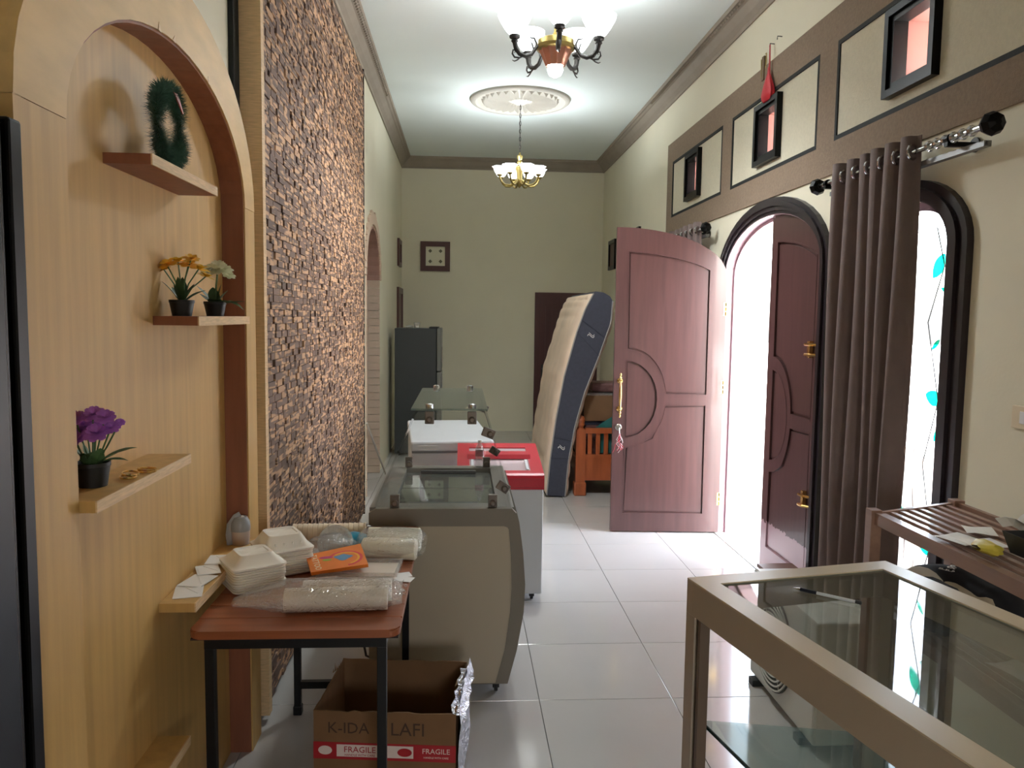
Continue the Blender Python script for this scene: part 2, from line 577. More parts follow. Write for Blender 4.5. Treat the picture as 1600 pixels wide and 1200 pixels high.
# brown band
BZ0, BZ1, BYE = 2.512, 3.42, 7.93
pan = [(7.73, 6.24), (6.02, 4.545), (4.325, 2.62), (2.4, .9)]
outer = [(NY, BZ0), (BYE, BZ0), (BYE, BZ1), (NY, BZ1)]
hol = []
for (ya, yb_), in [(p,) for p in pan]:
    hol.append([(yb_, 2.69), (yb_, 3.225), (ya, 3.225), (ya, 2.69)])
mb = MB(); mb.holed(outer, hol, FX, RX + .001, RX - .012)
band = struct('trim_6', mb, bandm)
for k, ((ya, yb_), (c, z)) in enumerate(zip(pan, clr)):
    q = MB(); q.holed([(yb_, 2.69), (yb_, 3.225), (ya, 3.225), (ya, 2.69)], [rect(c, z, CW, CW)], FX, RX + .001, RX - .006)
    build('inset_panel', q, creamt, band)
    q = MB()
    w_ = .024
    q.ring([(yb_, 2.69), (yb_, 3.225), (ya, 3.225), (ya, 2.69)], [(yb_ + w_, 2.69 + w_), (yb_ + w_, 3.225 - w_), (ya - w_, 3.225 - w_), (ya - w_, 2.69 + w_)], FX, RX - .002, RX - .013)
    build('border_strip', q, blackp, band)
    # clerestory window
    o_, i1, i2 = rect(c, z, CW + .05, CW + .05), rect(c, z, CW + .015, CW + .015), rect(c, z, CW - .012, CW - .012)
    q = MB(); q.ring(o_, i1, FX, RX - .004, RX - .045)
    wf = struct('window_%d' % (k + 6), q, blackg)
    q = MB(); q.ring(i1, i2, FX, RX + .04, RX - .03); build('inner_frame', q, blackg, wf)
    q = MB(); q.ring(rect(c, z, CW, CW), rect(c, z, CW - .008, CW - .008), FX, RX + .03, RX + .16)
    build('reveal_lining', q, mat('pink_brown_lining', S(150, 98, 88), .5), wf)
    q = MB(); q.box((RX + .14, c - CW, z - CW), (RX + .145, c + CW, z + CW)); build('pane', q, glass, wf)

# ------------------------------------------------------------------ outside
mb = MB(); mb.box((2.2, -40, -.16), (90, 60, -.06)); struct('ground', mb, mat('pale_terrace', S(222, 219, 212), .7))
mb = MB(); mb.box((2.2, -3, 3.30), (3.0, 12, 3.38)); struct('roof_eave', mb, mat('warm_soffit', S(196, 140, 104), .7))
mb = MB(); mb.box((2.02, 4.4, -.008), (2.22, 6.08, .006)); struct('trim_7', mb, mat('door_sill', S(190, 188, 184), .3))

# ------------------------------------------------------------------ arched front door (frame and two leaves)
def arch_frame(name, c, a_out, a_in, sp, b_out, b_in, zb, x0, steps, mt):
    """stepped moulding: steps = list of (fraction_out, fraction_in, x_front, x_back)"""
    root = None
    for k, (f0, f1, xa, xb) in enumerate(steps):
        A = lambda f: (a_out + (a_in - a_out) * f, b_out + (b_in - b_out) * f)
        (ao, bo), (ai, bi) = A(f0), A(f1)
        q = MB(); q.ring(arch(c, ao, zb, sp, bo), arch(c, ai, zb, sp, bi), FX, xa, xb, closed=False)
        # end faces
        if root is None:
            root = struct(name, q, mt)
        else:
            build('moulding', q, mt, root)
    return root
dframe = arch_frame('door_1', DC, .945, .83, DSP, .475, .37, 0.0, RX,
                    [(0, .28, RX + .002, RX - .03), (.28, .55, RX + .002, RX - .045), (.55, .8, RX + .01, RX - .03), (.8, 1.0, RX + .02, RX - .015)], ebony)
jl = mat('lilac_painted_jamb', S(170, 140, 150), .35)
q = MB(); q.ring(arch(DC, .842, 0, DSP, .382), arch(DC, .80, 0, DSP, .34), FX, RX + .055, RX + .16, closed=False); build('jamb_lining', q, jl, dframe)
q = MB(); q.ring(arch(DC, .842, 0, DSP, .382), arch(DC, .825, 0, DSP, .365), FX, RX - .01, RX + .055, closed=False); build('rebate', q, jl, dframe)


def leaf_mesh(parent, m, wd=.825, H0=DSP, rise=.37, pale_foot=None):
    """local: hinge at x=0, meeting stile at x=wd, z up, thickness along y (0..-.04); a parent Empty"""
    def top(x, off=0.0):
        t = min(1, max(0, (wd - x) / (wd + .005)))
        return H0 + (rise - off * .6) * math.sqrt(max(0, 1 - t * t)) - off * .75
    n = 18
    out = [(0, 0.012), (wd, 0.012)] + [(wd - wd * k / n, top(wd - wd * k / n)) for k in range(n + 1)]
    F = lambda u, v, d: Vector((u, d, v))
    CX, CZ_, RO, RI = wd - .085, 1.065, .385, .315
    # panels: upper, lower, half round
    def arc(r, a0, a1, k=14):
        return [(CX - r * .86 * math.sin(a0 + (a1 - a0) * i / k), CZ_ + r * math.cos(a0 + (a1 - a0) * i / k)) for i in range(k + 1)]
    XL, XR = .125, wd - .095
    rail = .035
    aR = math.acos(rail / RO)
    upper = [(XL, CZ_ + rail)] + [p for p in arc(RO, aR, 0.0)]
    upper = [(XL, CZ_ + rail)] + arc(RO, aR, 0.0)[:-1] + [(XR, CZ_ + RO)] + [(XR - (XR - XL) * k / 12, top(XR - (XR - XL) * k / 12, .13)) for k in range(13)]
    lower = [(XL, .15), (XR, .15), (XR, CZ_ - RO)] + arc(RO, PI, PI - aR)[1:] + [(XL, CZ_ - rail)]
    half = [(XR, CZ_ - RI)] + arc(RI, PI, 0)[1:-1] + [(XR, CZ_ + RI)]
    q = MB(); q.holed(out, [upper, lower, half], F, 0, -.04)
    fr = build('stile_frame', q, m, parent, world=False)
    for nm, poly in (('upper_panel', upper), ('lower_panel', lower), ('half_round_panel', half)):
        cx = sum(p[0] for p in poly) / len(poly); cz = sum(p[1] for p in poly) / len(poly)
        # moulded edge then raised field
        q = MB()
        k1 = lambda p, d: (p[0] + (cx - p[0]) / max(.001, math.hypot(cx - p[0], cz - p[1])) * d, p[1] + (cz - p[1]) / max(.001, math.hypot(cx - p[0], cz - p[1])) * d)
        p1 = [k1(p, .012) for p in poly]; p2 = [k1(p, .028) for p in poly]
        q.ring(poly, p1, F, .002, -.042)
        q.holed(poly, [], F, -.018, -.022)
        q.holed(p2, [], F, -.009, -.031)
        build(nm, q, m, parent, world=False)
    return fr


def pull(parent, x, z, side, nm='pull_handle'):
    q = MB()
    y = side * .045
    pr_ = [(.004, -.175), (.009, -.165), (.005, -.15), (.011, -.14), (.006, -.12), (.016, -.112), (.008, -.10), (.011, -.05), (.012, 0), (.011, .05), (.008, .10), (.016, .112), (.006, .12), (.011, .14), (.005, .15), (.009, .165), (.004, .175)]
    q.lathe(pr_, (x, y if side > 0 else -.04 + y, z), 10)
    for dz in (-.11, .11):
        y0 = 0 if side > 0 else -.04
        q.tube([(x, y0, z + dz), (x, y0 + side * .045, z + dz)], .008, 8)
        q.lathe([(.022, 0), (.022, .006), (.012, .01)], (x, y0, z + dz), 12, Matrix.Rotation(-side * PI / 2, 4, 'X'))
    return build(nm, q, brass, parent, world=False, smooth=True)


# open leaf: hinge by the far jamb, swung into the room
leafA = thing('door_leaf', 'open reddish brown arched door leaf with half-round panel, swung into the room', 'door', (2.045, 6.035, 0), R(180 - 3.5), group=None)
# mirrored so that the lock side ends at x = 1.19 ; thickness to +y side faces camera through rotation
leaf_mesh(leafA, redwood, .86)
pull(leafA, .86 - .048, 1.10, 1)
q = MB(); q.lathe([(.026, 0), (.026, .006), (.02, .012), (.012, .012), (.012, .03)], (.815, 0, .845), 16, Matrix.Rotation(-PI / 2, 4, 'X'))
lk = build('lock', q, mat('steel', S(170, 165, 155), .3, metal=1), leafA, world=False, smooth=True)
q = MB(); q.box((.813, .02, .825), (.817, .05, .855)); q.tube([(.815, .05, .845), (.813, .055, .82), (.812, .05, .80)], .003, 6)
build('key', q, chrome, leafA, world=False)
# ribbons on the key
ribm = mat('pink_red_ribbon', S(214, 50, 80), .6); ribw = mat('white_ribbon', S(235, 228, 228), .6)
for k in range(9):
    q = MB(); x0 = .812 + random.uniform(-.006, .006); ln = random.uniform(.09, .16)
    pts = [(x0 + random.uniform(-.008, .008) * i + .004 * (k - 4) * i / 3, .05 + .004 * math.sin(i + k), .80 - ln * i / 5) for i in range(6)]
    q.tube(pts, .0045, 4, flat=.3)
    build('key_ribbon', q, ribm if k % 2 else ribw, leafA, world=False)
for z in (1.78, 1.17, .28):
    q = MB(); q.box((-.02, -.002, z - .05), (.02, .003, z + .05))
    for dz in (-.035, 0, .035):
        q.tube([(0, .005, z + dz - .014), (0, .005, z + dz + .014)], .007, 8)
    build('hinge', q, brass, leafA, world=False)

leafB = thing('door_leaf', 'closed reddish brown arched door leaf, lower part paler, beside the tall brown curtain', 'door', (2.075, 4.415, 0), R(90))
mB = redwood.copy(); mB.name = 'red_brown_wood_pale_foot'  # copy of the leaf wood, paler below a ragged edge at the foot
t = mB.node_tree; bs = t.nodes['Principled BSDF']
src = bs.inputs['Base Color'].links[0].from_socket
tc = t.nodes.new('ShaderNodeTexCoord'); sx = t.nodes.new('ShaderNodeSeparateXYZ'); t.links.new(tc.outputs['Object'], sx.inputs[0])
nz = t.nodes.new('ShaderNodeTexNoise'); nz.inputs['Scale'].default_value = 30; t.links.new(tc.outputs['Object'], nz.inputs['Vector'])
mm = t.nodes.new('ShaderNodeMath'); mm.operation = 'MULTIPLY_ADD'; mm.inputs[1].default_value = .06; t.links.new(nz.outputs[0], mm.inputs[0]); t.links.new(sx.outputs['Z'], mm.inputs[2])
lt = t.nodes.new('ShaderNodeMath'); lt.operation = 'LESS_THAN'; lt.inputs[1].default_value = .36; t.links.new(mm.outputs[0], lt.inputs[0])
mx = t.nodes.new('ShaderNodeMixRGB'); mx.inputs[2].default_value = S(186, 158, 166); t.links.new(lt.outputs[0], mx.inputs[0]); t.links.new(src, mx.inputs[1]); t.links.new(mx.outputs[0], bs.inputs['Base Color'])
leaf_mesh(leafB, mB, .82, pale_foot=True)
pull(leafB, .82 - .045, 1.10, -1)
for z in (1.53, .63):
    q = MB(); q.tube([(.04, .002, z + .065), (.04, .012, z + .03), (.075, .05, z + .03), (.13, .05, z + .03)], .009, 6)
    q.box((.03, 0, z + .045), (.055, .008, z + .085)); q.box((.03, 0, z - .085), (.055, .008, z - .045))
    q.box((.12, .002, z - .05), (.15, .03, z + .05), bev=.003)
    q.tube([(.04, .002, z - .065), (.04, .012, z - .03), (.075, .05, z - .03), (.13, .05, z - .03)], .009, 6)
    build('bar_bracket', q, brass, leafB, world=False)
q = MB(); q.tube([(.05, .012, .05), (.05, .012, .17)], .006, 6); q.box((.035, 0, .04), (.065, .012, .20)); build('floor_bolt', q, blacks, leafB, world=False)

# arched windows
def arched_window(idx, c):
    fr = arch_frame('window_%d' % idx, c, .49, .34, DSP, .31, .22, .28, RX,
                    [(0, .35, RX + .002, RX - .03), (.35, .7, RX + .002, RX - .045), (.7, 1, RX + .02, RX - .02)], ebony)
    q = MB(); q.ring(arch(c, .34, .30, DSP, .22), arch(c, .28, .36, DSP, .18), FX, RX + .05, RX + .10); build('sash', q, mat('purple_brown_sash', S(96, 74, 88), .4), fr)
    q = MB(); q.prism(arch(c, .285, .355, DSP, .185), FX, RX + .07, RX + .075); build('pane', q, wing, fr)
    lead = mat('black_lead_line', S(30, 34, 32), .6)
    return fr, lead
def leaf_poly(cy, cz, ln, wd, ang, n=8):
    pts = []
    for k in range(n + 1):
        t = k / n; pts.append((t * ln - ln / 2, wd * math.sin(PI * t) ** .8))
    for k in range(n - 1, 0, -1):
        t = k / n; pts.append((t * ln - ln / 2, -wd * math.sin(PI * t) ** .8))
    ca, sa = math.cos(ang), math.sin(ang)
    return [(cy + u * ca - v * sa, cz + u * sa + v * ca) for u, v in pts]
for idx, c in ((1, 3.57), (2, 6.95)):
    fr, lead = arched_window(idx, c)
    vine = [(c - .10, .36), (c - .22, .7), (c - .12, 1.05), (c - .21, 1.35), (c - .10, 1.7), (c - .20, 1.95), (c - .13, 2.12)]
    q = MB(); q.tube([(RX + .066, y, z) for y, z in vine], .003, 5)
    q.tube([(RX + .066, y, z) for y, z in ((c - .27, 2.13), (c + .27, 2.10))], .002, 5)
    build('lead_line', q, lead, fr)
    for ly, lz, an in ((c - .16, 1.95, 2.2), (c - .22, 1.84, .4), (c - .18, 1.36, .2), (c - .21, 1.2, 1.9), (c - .19, .68, .1), (c - .17, 1.6, 2.4), (c + .05, 1.7, .8), (c + .1, 1.1, 2.2), (c + .02, .8, .7), (c + .12, 1.95, .5)):
        big = lz in (1.95, 1.36, .68)
        q = MB(); q.prism(leaf_poly(ly, lz, .13 if big else .07, .035 if big else .010, an), FX, RX + .062, RX + .068)
        lf = build('stained_leaf', q, teal, fr)
# dark small window further back on the right wall
framed('window_3', 9.1, 9.5, 2.36, 2.76, RX, -1, blackg, redwood2, .05)
framed('window_4', 10.55, 11.0, 2.36, 2.76, RX, -1, blackg, redwood2, .05)

# back wall door and square vent
q = MB(); q.ring([(1.062, 0), (1.062, 2.06), (2.0, 2.06), (2.0, 0)], [(1.13, 0), (1.13, 1.99), (1.93, 1.99), (1.93, 0)], FY, BY + .001, BY - .04, closed=False)
d3 = struct('door_3', q, redwood2)
q = MB(); q.box((1.13, BY - .03, .01), (1.93, BY - .0, 1.99)); lf = build('door_leaf', q, redwood2, d3)
for z0, z1 in ((.15, .85), (1.0, 1.85)):
    q = MB(); q.ring([(1.22, z0), (1.84, z0), (1.84, z1), (1.22, z1)], [(1.26, z0 + .04), (1.80, z0 + .04), (1.80, z1 - .04), (1.26, z1 - .04)], FY, BY - .028, BY - .042)
    q.box((1.26, BY - .034, z0 + .04), (1.80, BY - .028, z1 - .04)); build('panel', q, redwood2, lf)
q = MB(); q.box((1.165, BY - .036, .80), (1.195, BY - .03, 1.0)); q.tube([(1.18, BY - .034, .94), (1.18, BY - .07, .94), (1.27, BY - .07, .935)], .007, 6); build('door_handle', q, bronze, lf)
q = MB(); q.ring([(-.617, 2.345), (-.189, 2.345), (-.189, 2.77), (-.617, 2.77)], [(-.54, 2.42), (-.262, 2.42), (-.262, 2.70), (-.54, 2.70)], FY, BY + .001, BY - .03)
vf = struct('window_10', q, mat('maroon_frame', S(88, 50, 46), .4))
q = MB(); q.box((-.54, BY - .012, 2.42), (-.262, BY, 2.70)); build('vent_block', q, mat('cream_vent_block', S(225, 220, 196), .7), vf)
for dx in (-.075, .075):
    for dz in (-.075, .075):
        q = MB(); cx, cz = -.401 + dx, 2.56 + dz; s_ = .028
        q.prism([(cx - s_, cz), (cx, cz - s_), (cx + s_, cz), (cx, cz + s_)], FY, BY - .016, BY - .010); build('vent_hole', q, mat('vent_dark', S(110, 105, 85), .8), vf)

# ------------------------------------------------------------------ ceiling rosettes
plas = mat('rosette_plaster', S(186, 180, 170), .75)
for nm, cx, cy in (('trim_8', .585, 8.44), ('trim_9', .594, 5.3)):
    q = MB(); q.lathe([(.0, -.006), (.42, -.006), (.455, -.012), (.47, -.035), (.50, -.035), (.52, -.02), (.525, 0)], (cx, cy, CZ), 64, cap=False)
    ro = struct(nm, q, plas, smooth=True)
    nr = 28
    for k in range(nr):
        a = 2 * PI * k / nr
        q = MB()
        Mx = Matrix.Translation((cx, cy, CZ)) @ Matrix.Rotation(a, 4, 'Z')
        rows = []
        for r_, hw, h in ((.13, .008, .006), (.15, .014, .04), (.28, .027, .055), (.385, .037, .045), (.41, .012, .006)):
            rows.append([Mx @ Vector((r_, -hw, -.004)), Mx @ Vector((r_, 0, -h)), Mx @ Vector((r_, hw, -.004))])
        q.grid(rows)
        build('rib', q, plas, ro)
    q = MB(); q.lathe([(.0, -.05), (.05, -.045), (.07, -.03), (.10, -.02), (.11, -.004)], (cx, cy, CZ), 24, cap=False); build('boss', q, plas, ro, smooth=True)

# ------------------------------------------------------------------ niche on the left wall
PX = -.80
zi, zo = 2.085, 2.085
inn = arch(2.335, .655, 0.0, zi, .36, 24)
out_ = arch(2.305, .815, 0.0, zo, .54, 24)
nroot = thing('arched_niche', 'tall arched plywood display niche with built-in shelves on the left wall', 'niche', (-.89, 2.3, 0))
q = MB(); q.ring(out_[2:-2], inn[2:-2], FX, PX, LX + .001, closed=False); build('arch_face', q, plyx, nroot)
for (a, b) in (((1.49, 1.68), 'l'), ((2.99, 3.12), 'r')):
    q = MB(); q.box((LX + .001, a[0], 0.0), (PX - .001, a[1], zi - .001)); build('side_post', q, ply, nroot)
q = MB(); q.prism(inn, FX, LX + .001, LX + .006); build('back_panel', q, ply, nroot)
# lining of the recess
inn2 = arch(2.335, .648, 0.0, zi, .353, 24)
q = MB(); q.ring(inn, inn2, FX, PX - .006, LX + .006, closed=False); build('recess_lining', q, plyd, nroot)
def shelf(y0, y1, z0, z1, xf, endm, rnd=False, label=None):
    q = MB(); q.box((LX + .006, y0, z0), (xf - .004, y1, z1)); s_ = build('shelf', q, plyd if endm else ply, nroot, label=label)
    q = MB(); q.box((xf - .004, y0, z0 - .0005), (xf, y1, z1 + .0005)); build('shelf_edge', q, plyedge, s_)
    return s_
shelf(2.03, 2.55, 2.062, 2.088, -.765, True, label='top shelf with reddish brown end')
shelf(2.32, 2.86, 1.662, 1.688, -.755, True, label='middle shelf with reddish brown end')
shelf(1.682, 2.26, 1.275, 1.300, -.765, False, label='lower shelf reaching behind the left post')
shelf(2.31, 2.98, .818, .845, -.778, False, label='deep bottom shelf beside the table')
shelf(1.682, 2.27, .434, .461, -.787, False, label='lowest shelf near the floor behind the left post')
# torn edge and filler patches on the frame
for k in (1, 2, 5):
    t = PI * (.62 - .05 * k); yy, zz = 2.335 + .655 * math.cos(t), zi + .36 * math.sin(t)
    q = MB(); q.prism([(yy - .01, zz - .002), (yy + .012, zz - .004), (yy + random.uniform(-.01, .02), zz + random.uniform(.012, .028))], FX, PX + .0005, PX + .0015)
    if k % 3: build('splinter', q, plyedge, nroot)
    else: build('splinter', q, mosback, nroot)
# batten strip between the niche and mosaic, black gap
q = MB(); q.box((LX, 3.125, .0), (LX + .02, 3.20, 3.7)); struct('trim_10', q, blackp)
q = MB(); q.box((LX, 3.205, .03), (PX + .012, 3.25, 3.70)); struct('trim_11', q, plyedge)
# rough plaster edge around the outer left of the arch
q = MB()
pts_o = [(2.305 + .86 * math.cos(PI - .03 - k * .055) * (1 + random.uniform(-.012, .02)), zo + .60 * math.sin(.03 + k * .055) * (1 + random.uniform(-.02, .04))) for k in range(22)]
pts_i = [(2.305 + .81 * math.cos(PI - .03 - k * .055), zo + .535 * math.sin(.03 + k * .055)) for k in range(22)]
q.ring(pts_o, pts_i, FX, LX + .001, LX + .03, closed=False); struct('trim_12', q, mat('rough_brown_filler', S(120, 98, 70), .9, var=.35, vscale=20, bump=.8, bscale=40))
# glossy black door frame at the far left
dfl = None
for k, (ya, yb_, xf) in enumerate(((1.12, 1.22, .14), (1.22, 1.32, .16), (1.32, 1.38, .13), (1.38, 1.425, .10), (1.425, 1.47, .115))):
    q = MB(); q.box((LX, ya, 0), (LX + xf, yb_ - .002, 2.03), bev=.006)
    if dfl is None: dfl = struct('door_4', q, blackg)
    else: build('moulding', q, blackg, dfl)
q = MB(); q.box((LX, .30, 1.95), (LX + .13, 1.125, 2.03), bev=.006); build('moulding', q, blackg, dfl)
q = MB(); q.box((LX, .30, 0), (LX + .04, 1.125, 1.95)); build('door_leaf', q, blackg, dfl)
q = MB(); q.box((LX + .001, 1.40, 2.035), (LX + .02, 1.49, 2.22)); struct('trim_13', q, mat('blackish_filler', S(40, 40, 34), .9, bump=.8, bscale=40))

# ------------------------------------------------------------------ wooden mosaic cladding
mos_end = MB(); mos_end.box((LX + .001, 6.492, .05), (PX + .004, 6.505, 3.64))
mroot = thing('wood_mosaic_cladding', 'wall cladding of small staggered teak blocks in two brown tones', 'wall cladding', (LX, 3.25, 0))
q = MB(); q.box((LX + .001, 3.255, .05), (PX - .012, 6.491, 3.64)); build('backing_board', q, mosback, mroot); build('end_strip', mos_end, mosback, mroot)
blocks = []
rh = .0305
nrow = int((3.63 - .07) / rh)
for i in range(nrow):
    y = 3.262 + random.uniform(-.03, 0)
    while y < 6.49:
        ln = random.choice((.045, .055, .068, .08, .095, .115))
        y0, y1 = max(3.262, y), min(6.49, y + ln)
        y += ln
        if random.random() < .16: y += random.uniform(.012, .022)
        if y1 - y0 < .012: continue
        d = random.choice((.0, .001, .003, .005, .008)) + random.uniform(0, .002)
        blocks.append((y0 + .0008, y1 - .0008, .07 + i * rh + .001, .07 + (i + 1) * rh - .0008, d))
def score(b):
    ym, zm = (b[0] + b[1]) / 2, (b[2] + b[3]) / 2
    px = (b[1] - b[0]) / ym ** 2
    vis = abs(zm - 1.4) < 1.35
    return px * (1 if vis else .01)
blocks.sort(key=score, reverse=True)
cb = MB(); cb.box((0, 0, 0), (1, 1, 1))
cme = None
lam = mroot.matrix_basis.inverted()
for k, b in enumerate(blocks[:300]):
    if cme is None:
        c = build('block', cb, mosaic, mroot, world=False); cme = c
    else:
        c = cme.copy(); COL.objects.link(c)
    c.location = lam @ Vector((PX - .014, b[0], b[2]))
    c.scale = (.010 + b[4], b[1] - b[0], b[3] - b[2])
verts, faces = [], []
for b in blocks[300:]:
    n0 = len(verts); x0, x1 = PX - .014, PX - .004 + b[4]
    verts += [(x0, b[0], b[2]), (x1, b[0], b[2]), (x1, b[1], b[2]), (x0, b[1], b[2]), (x0, b[0], b[3]), (x1, b[0], b[3]), (x1, b[1], b[3]), (x0, b[1], b[3])]
    faces += [tuple(n0 + i for i in f) for f in ((0, 3, 2, 1), (4, 5, 6, 7), (0, 1, 5, 4), (1, 2, 6, 5), (2, 3, 7, 6))]
me = bpy.data.meshes.new('blocks'); me.from_pydata([lam @ Vector(v) for v in verts], [], faces); me.update()
mos2 = mosaic.copy(); mos2.name = 'teak_blocks_joined'
me.materials.append(mos2)
o = bpy.data.objects.new('small_blocks', me); link(o, mroot); o['kind'] = 'stuff'
# object coordinates of the scaled single blocks are 0..1: shrink their pattern to match
for nd in mosaic.node_tree.nodes:
    if nd.type == 'MAPPING': nd.inputs['Scale'].default_value = (.1, .11, .27)
q = MB()
for k in range(16):
    a = Vector((PX + .03, 3.33, 1.83)) + Vector((random.uniform(-.01, .03), random.uniform(-.05, .05), random.uniform(-.025, .025)))
    ps = [a + Vector((random.uniform(-.02, .02), random.uniform(-.03, .03), random.uniform(-.02, .02))) for _ in range(3)]
    q.bm.faces.new([q.bm.verts.new(p) for p in ps])
build('plastic_wrap', q, plastic, label='crumpled clear plastic scrap stuck on the wood block wall', cat='plastic')

# ------------------------------------------------------------------ chandeliers
milk = mat('lit_opal_glass', S(250, 250, 250), .3, emit=(.90, .97, 1, 1), estr=3.0)
milk2 = mat('opal_glass_dim', S(244, 244, 240), .3, emit=(.92, .97, 1, 1), estr=1.2)
bulbm = mat('lit_bulb', (1, 1, 1, 1), .4, emit=(.95, .98, 1, 1), estr=18.0)


def lamp(name, loc, watt, r=.04, parent=None, col=(.90, .97, 1)):
    d = bpy.data.lights.new(name, 'POINT'); d.energy = watt; d.shadow_soft_size = r; d.color = col
    o = bpy.data.objects.new(name, d); COL.objects.link(o)
    if parent is not None:
        o.parent = parent; o.location = Vector(loc) - parent.location
    else: o.location = loc
    return o


c1 = thing('chandelier', 'dark bronze chandelier with five lit white bowl shades, nearest to the camera', 'chandelier', (.594, 5.3, 3.30))
cx, cy = .594, 5.3
q = MB(); q.lathe([(.06, 3.34), (.085, 3.40), (.105, 3.44)], (cx, cy, 0), 24, lobes=12, lob=.06); build('copper_cup', q, copper, c1, smooth=True)
q = MB(); q.lathe([(.095, 3.435), (.125, 3.445), (.13, 3.465), (.12, 3.47), (.12, 3.50), (.10, 3.51), (.03, 3.53), (.012, 3.56), (.012, 3.62), (.03, 3.64), (.012, 3.66)], (cx, cy, 0), 28); build('gold_ring', q, brassd, c1, smooth=True)
q = MB(); q.lathe([(.012, 3.27), (.04, 3.285), (.052, 3.315), (.045, 3.345), (.03, 3.37)], (cx, cy, 0), 20); build('bulb', q, bulbm, c1, smooth=True)
bl = bpy.data.lights.new('bulb_light', 'SPOT'); bl.energy = 52; bl.shadow_soft_size = .12; bl.color = (.93, .98, 1); bl.spot_size = R(172); bl.spot_blend = .5
blo = bpy.data.objects.new('bulb_light', bl); COL.objects.link(blo); blo.parent = c1; blo.location = (0, 0, -.04)
q = MB()
for k in range(7):
    z = 3.66 + k * .04
    pts = [(cx + (.010 * math.cos(t) if k % 2 else 0), cy + (0 if k % 2 else .010 * math.cos(t)), z + .02 + .024 * math.sin(t)) for t in [2 * PI * i / 10 for i in range(10)]]
    q.tube(pts, .003, 5, closed=True)
q.tube([(cx, cy, 3.64), (cx, cy, 3.95)], .003, 5)
build('chain', q, bronze, c1)
for k in range(5):
    a = -PI / 2 + k * 2 * PI / 5 - .03
    ca, sa = math.cos(a), math.sin(a)
    P = lambda r, z, s=0: (cx + ca * r - sa * s, cy + sa * r + ca * s, z)
    q = MB()
    q.tube([P(.12, 3.46), P(.14, 3.44), P(.17, 3.395), P(.21, 3.38), P(.25, 3.39), P(.275, 3.42), P(.285, 3.47)], [.010, .012, .013, .014, .015, .016, .019], 8)
    q.tube([P(.17, 3.395), P(.155, 3.43), P(.165, 3.465), P(.18, 3.475)], [.009, .007, .005, .002], 6)
    q.tube([P(.14, 3.44), P(.135, 3.47), P(.15, 3.50), P(.175, 3.50), P(.18, 3.52)], [.009, .008, .006, .005, .002], 6)
    arm = build('arm', q, bronze, c1, smooth=True)
    q = MB()
    q.tube([P(.22, 3.385), P(.25, 3.365), P(.285, 3.365), P(.30, 3.385), P(.295, 3.41), P(.28, 3.405), P(.285, 3.39)], [.008, .006, .006, .006, .005, .004, .002], 6)
    q.tube([P(.25, 3.365), P(.265, 3.35), P(.285, 3.34), P(.30, 3.345)], [.006, .005, .004, .002], 6)
    build('scroll', q, bronze, arm, smooth=True)
    q = MB(); q.lathe([(.016, 3.455), (.024, 3.465), (.018, 3.475), (.034, 3.485), (.036, 3.50), (.02, 3.51)], P(.285, 0), 16); build('cup', q, bronze, arm, smooth=True)
    q = MB(); q.lathe([(.028, 3.50), (.05, 3.52), (.075, 3.555), (.095, 3.59), (.108, 3.615), (.112, 3.635), (.108, 3.635), (.104, 3.617), (.090, 3.59), (.070, 3.558), (.045, 3.525), (.02, 3.51)], P(.285, 0), 28, cap=False)
    build('shade', q, milk, c1, smooth=True)
    lamp('shade_light', P(.285, 3.60), 2.6, .03, c1)

c2 = thing('chandelier', 'small gold chandelier with scalloped white flower shades, hung further back on a long chain', 'chandelier', (.588, 8.44, 3.07))
cx, cy = .588, 8.44
q = MB(); q.lathe([(.004, 3.055), (.02, 3.075), (.045, 3.10), (.05, 3.115), (.03, 3.13), (.028, 3.15), (.03, 3.20), (.045, 3.26), (.05, 3.275), (.025, 3.285), (.02, 3.30), (.03, 3.32), (.018, 3.34), (.03, 3.37), (.032, 3.385), (.012, 3.40), (.006, 3.42)], (cx, cy, 0), 20)
build('body', q, brassd, c2, smooth=True)
q = MB()
for k in range(13):
    z = 3.42 + k * .04
    pts = [(cx + (.009 * math.cos(t) if k % 2 else 0), cy + (0 if k % 2 else .009 * math.cos(t)), z + .02 + .024 * math.sin(t)) for t in [2 * PI * i / 10 for i in range(10)]]
    q.tube(pts, .003, 5, closed=True)
q.tube([(cx + .004, cy, 3.41), (cx - .004, cy, 3.7), (cx + .003, cy, 3.93)], .003, 5)
build('chain', q, bronze, c2)
for k in range(8):
    a = k * PI / 4 + .25
    ca, sa = math.cos(a), math.sin(a)
    P = lambda r, z: (cx + ca * r, cy + sa * r, z)
    q = MB(); q.tube([P(.03, 3.14), P(.06, 3.10), (P(.11, 3.075)), P(.16, 3.08), P(.20, 3.11), P(.215, 3.15), P(.22, 3.17)], .010, 7)
    q.lathe([(.012, 3.16), (.028, 3.17), (.03, 3.18), (.01, 3.185)], P(.22, 0), 12)
    build('arm', q, brassd, c2, smooth=True)
    q = MB(); q.lathe([(.02, 3.18), (.04, 3.195), (.05, 3.215), (.055, 3.24), (.075, 3.262), (.071, 3.262), (.05, 3.243), (.044, 3.215), (.034, 3.198), (.01, 3.188)], P(.22, 0), 24, cap=False, lobes=6, lob=.10)
    build('shade', q, milk if k in (0, 2, 5) else milk2, c2, smooth=True)
for s_ in (0, 2, 5):
    a = s_ * PI / 4 + .25
    lamp('shade_light', (cx + .22 * math.cos(a), cy + .22 * math.sin(a), 3.25), 6.0, .02, c2)

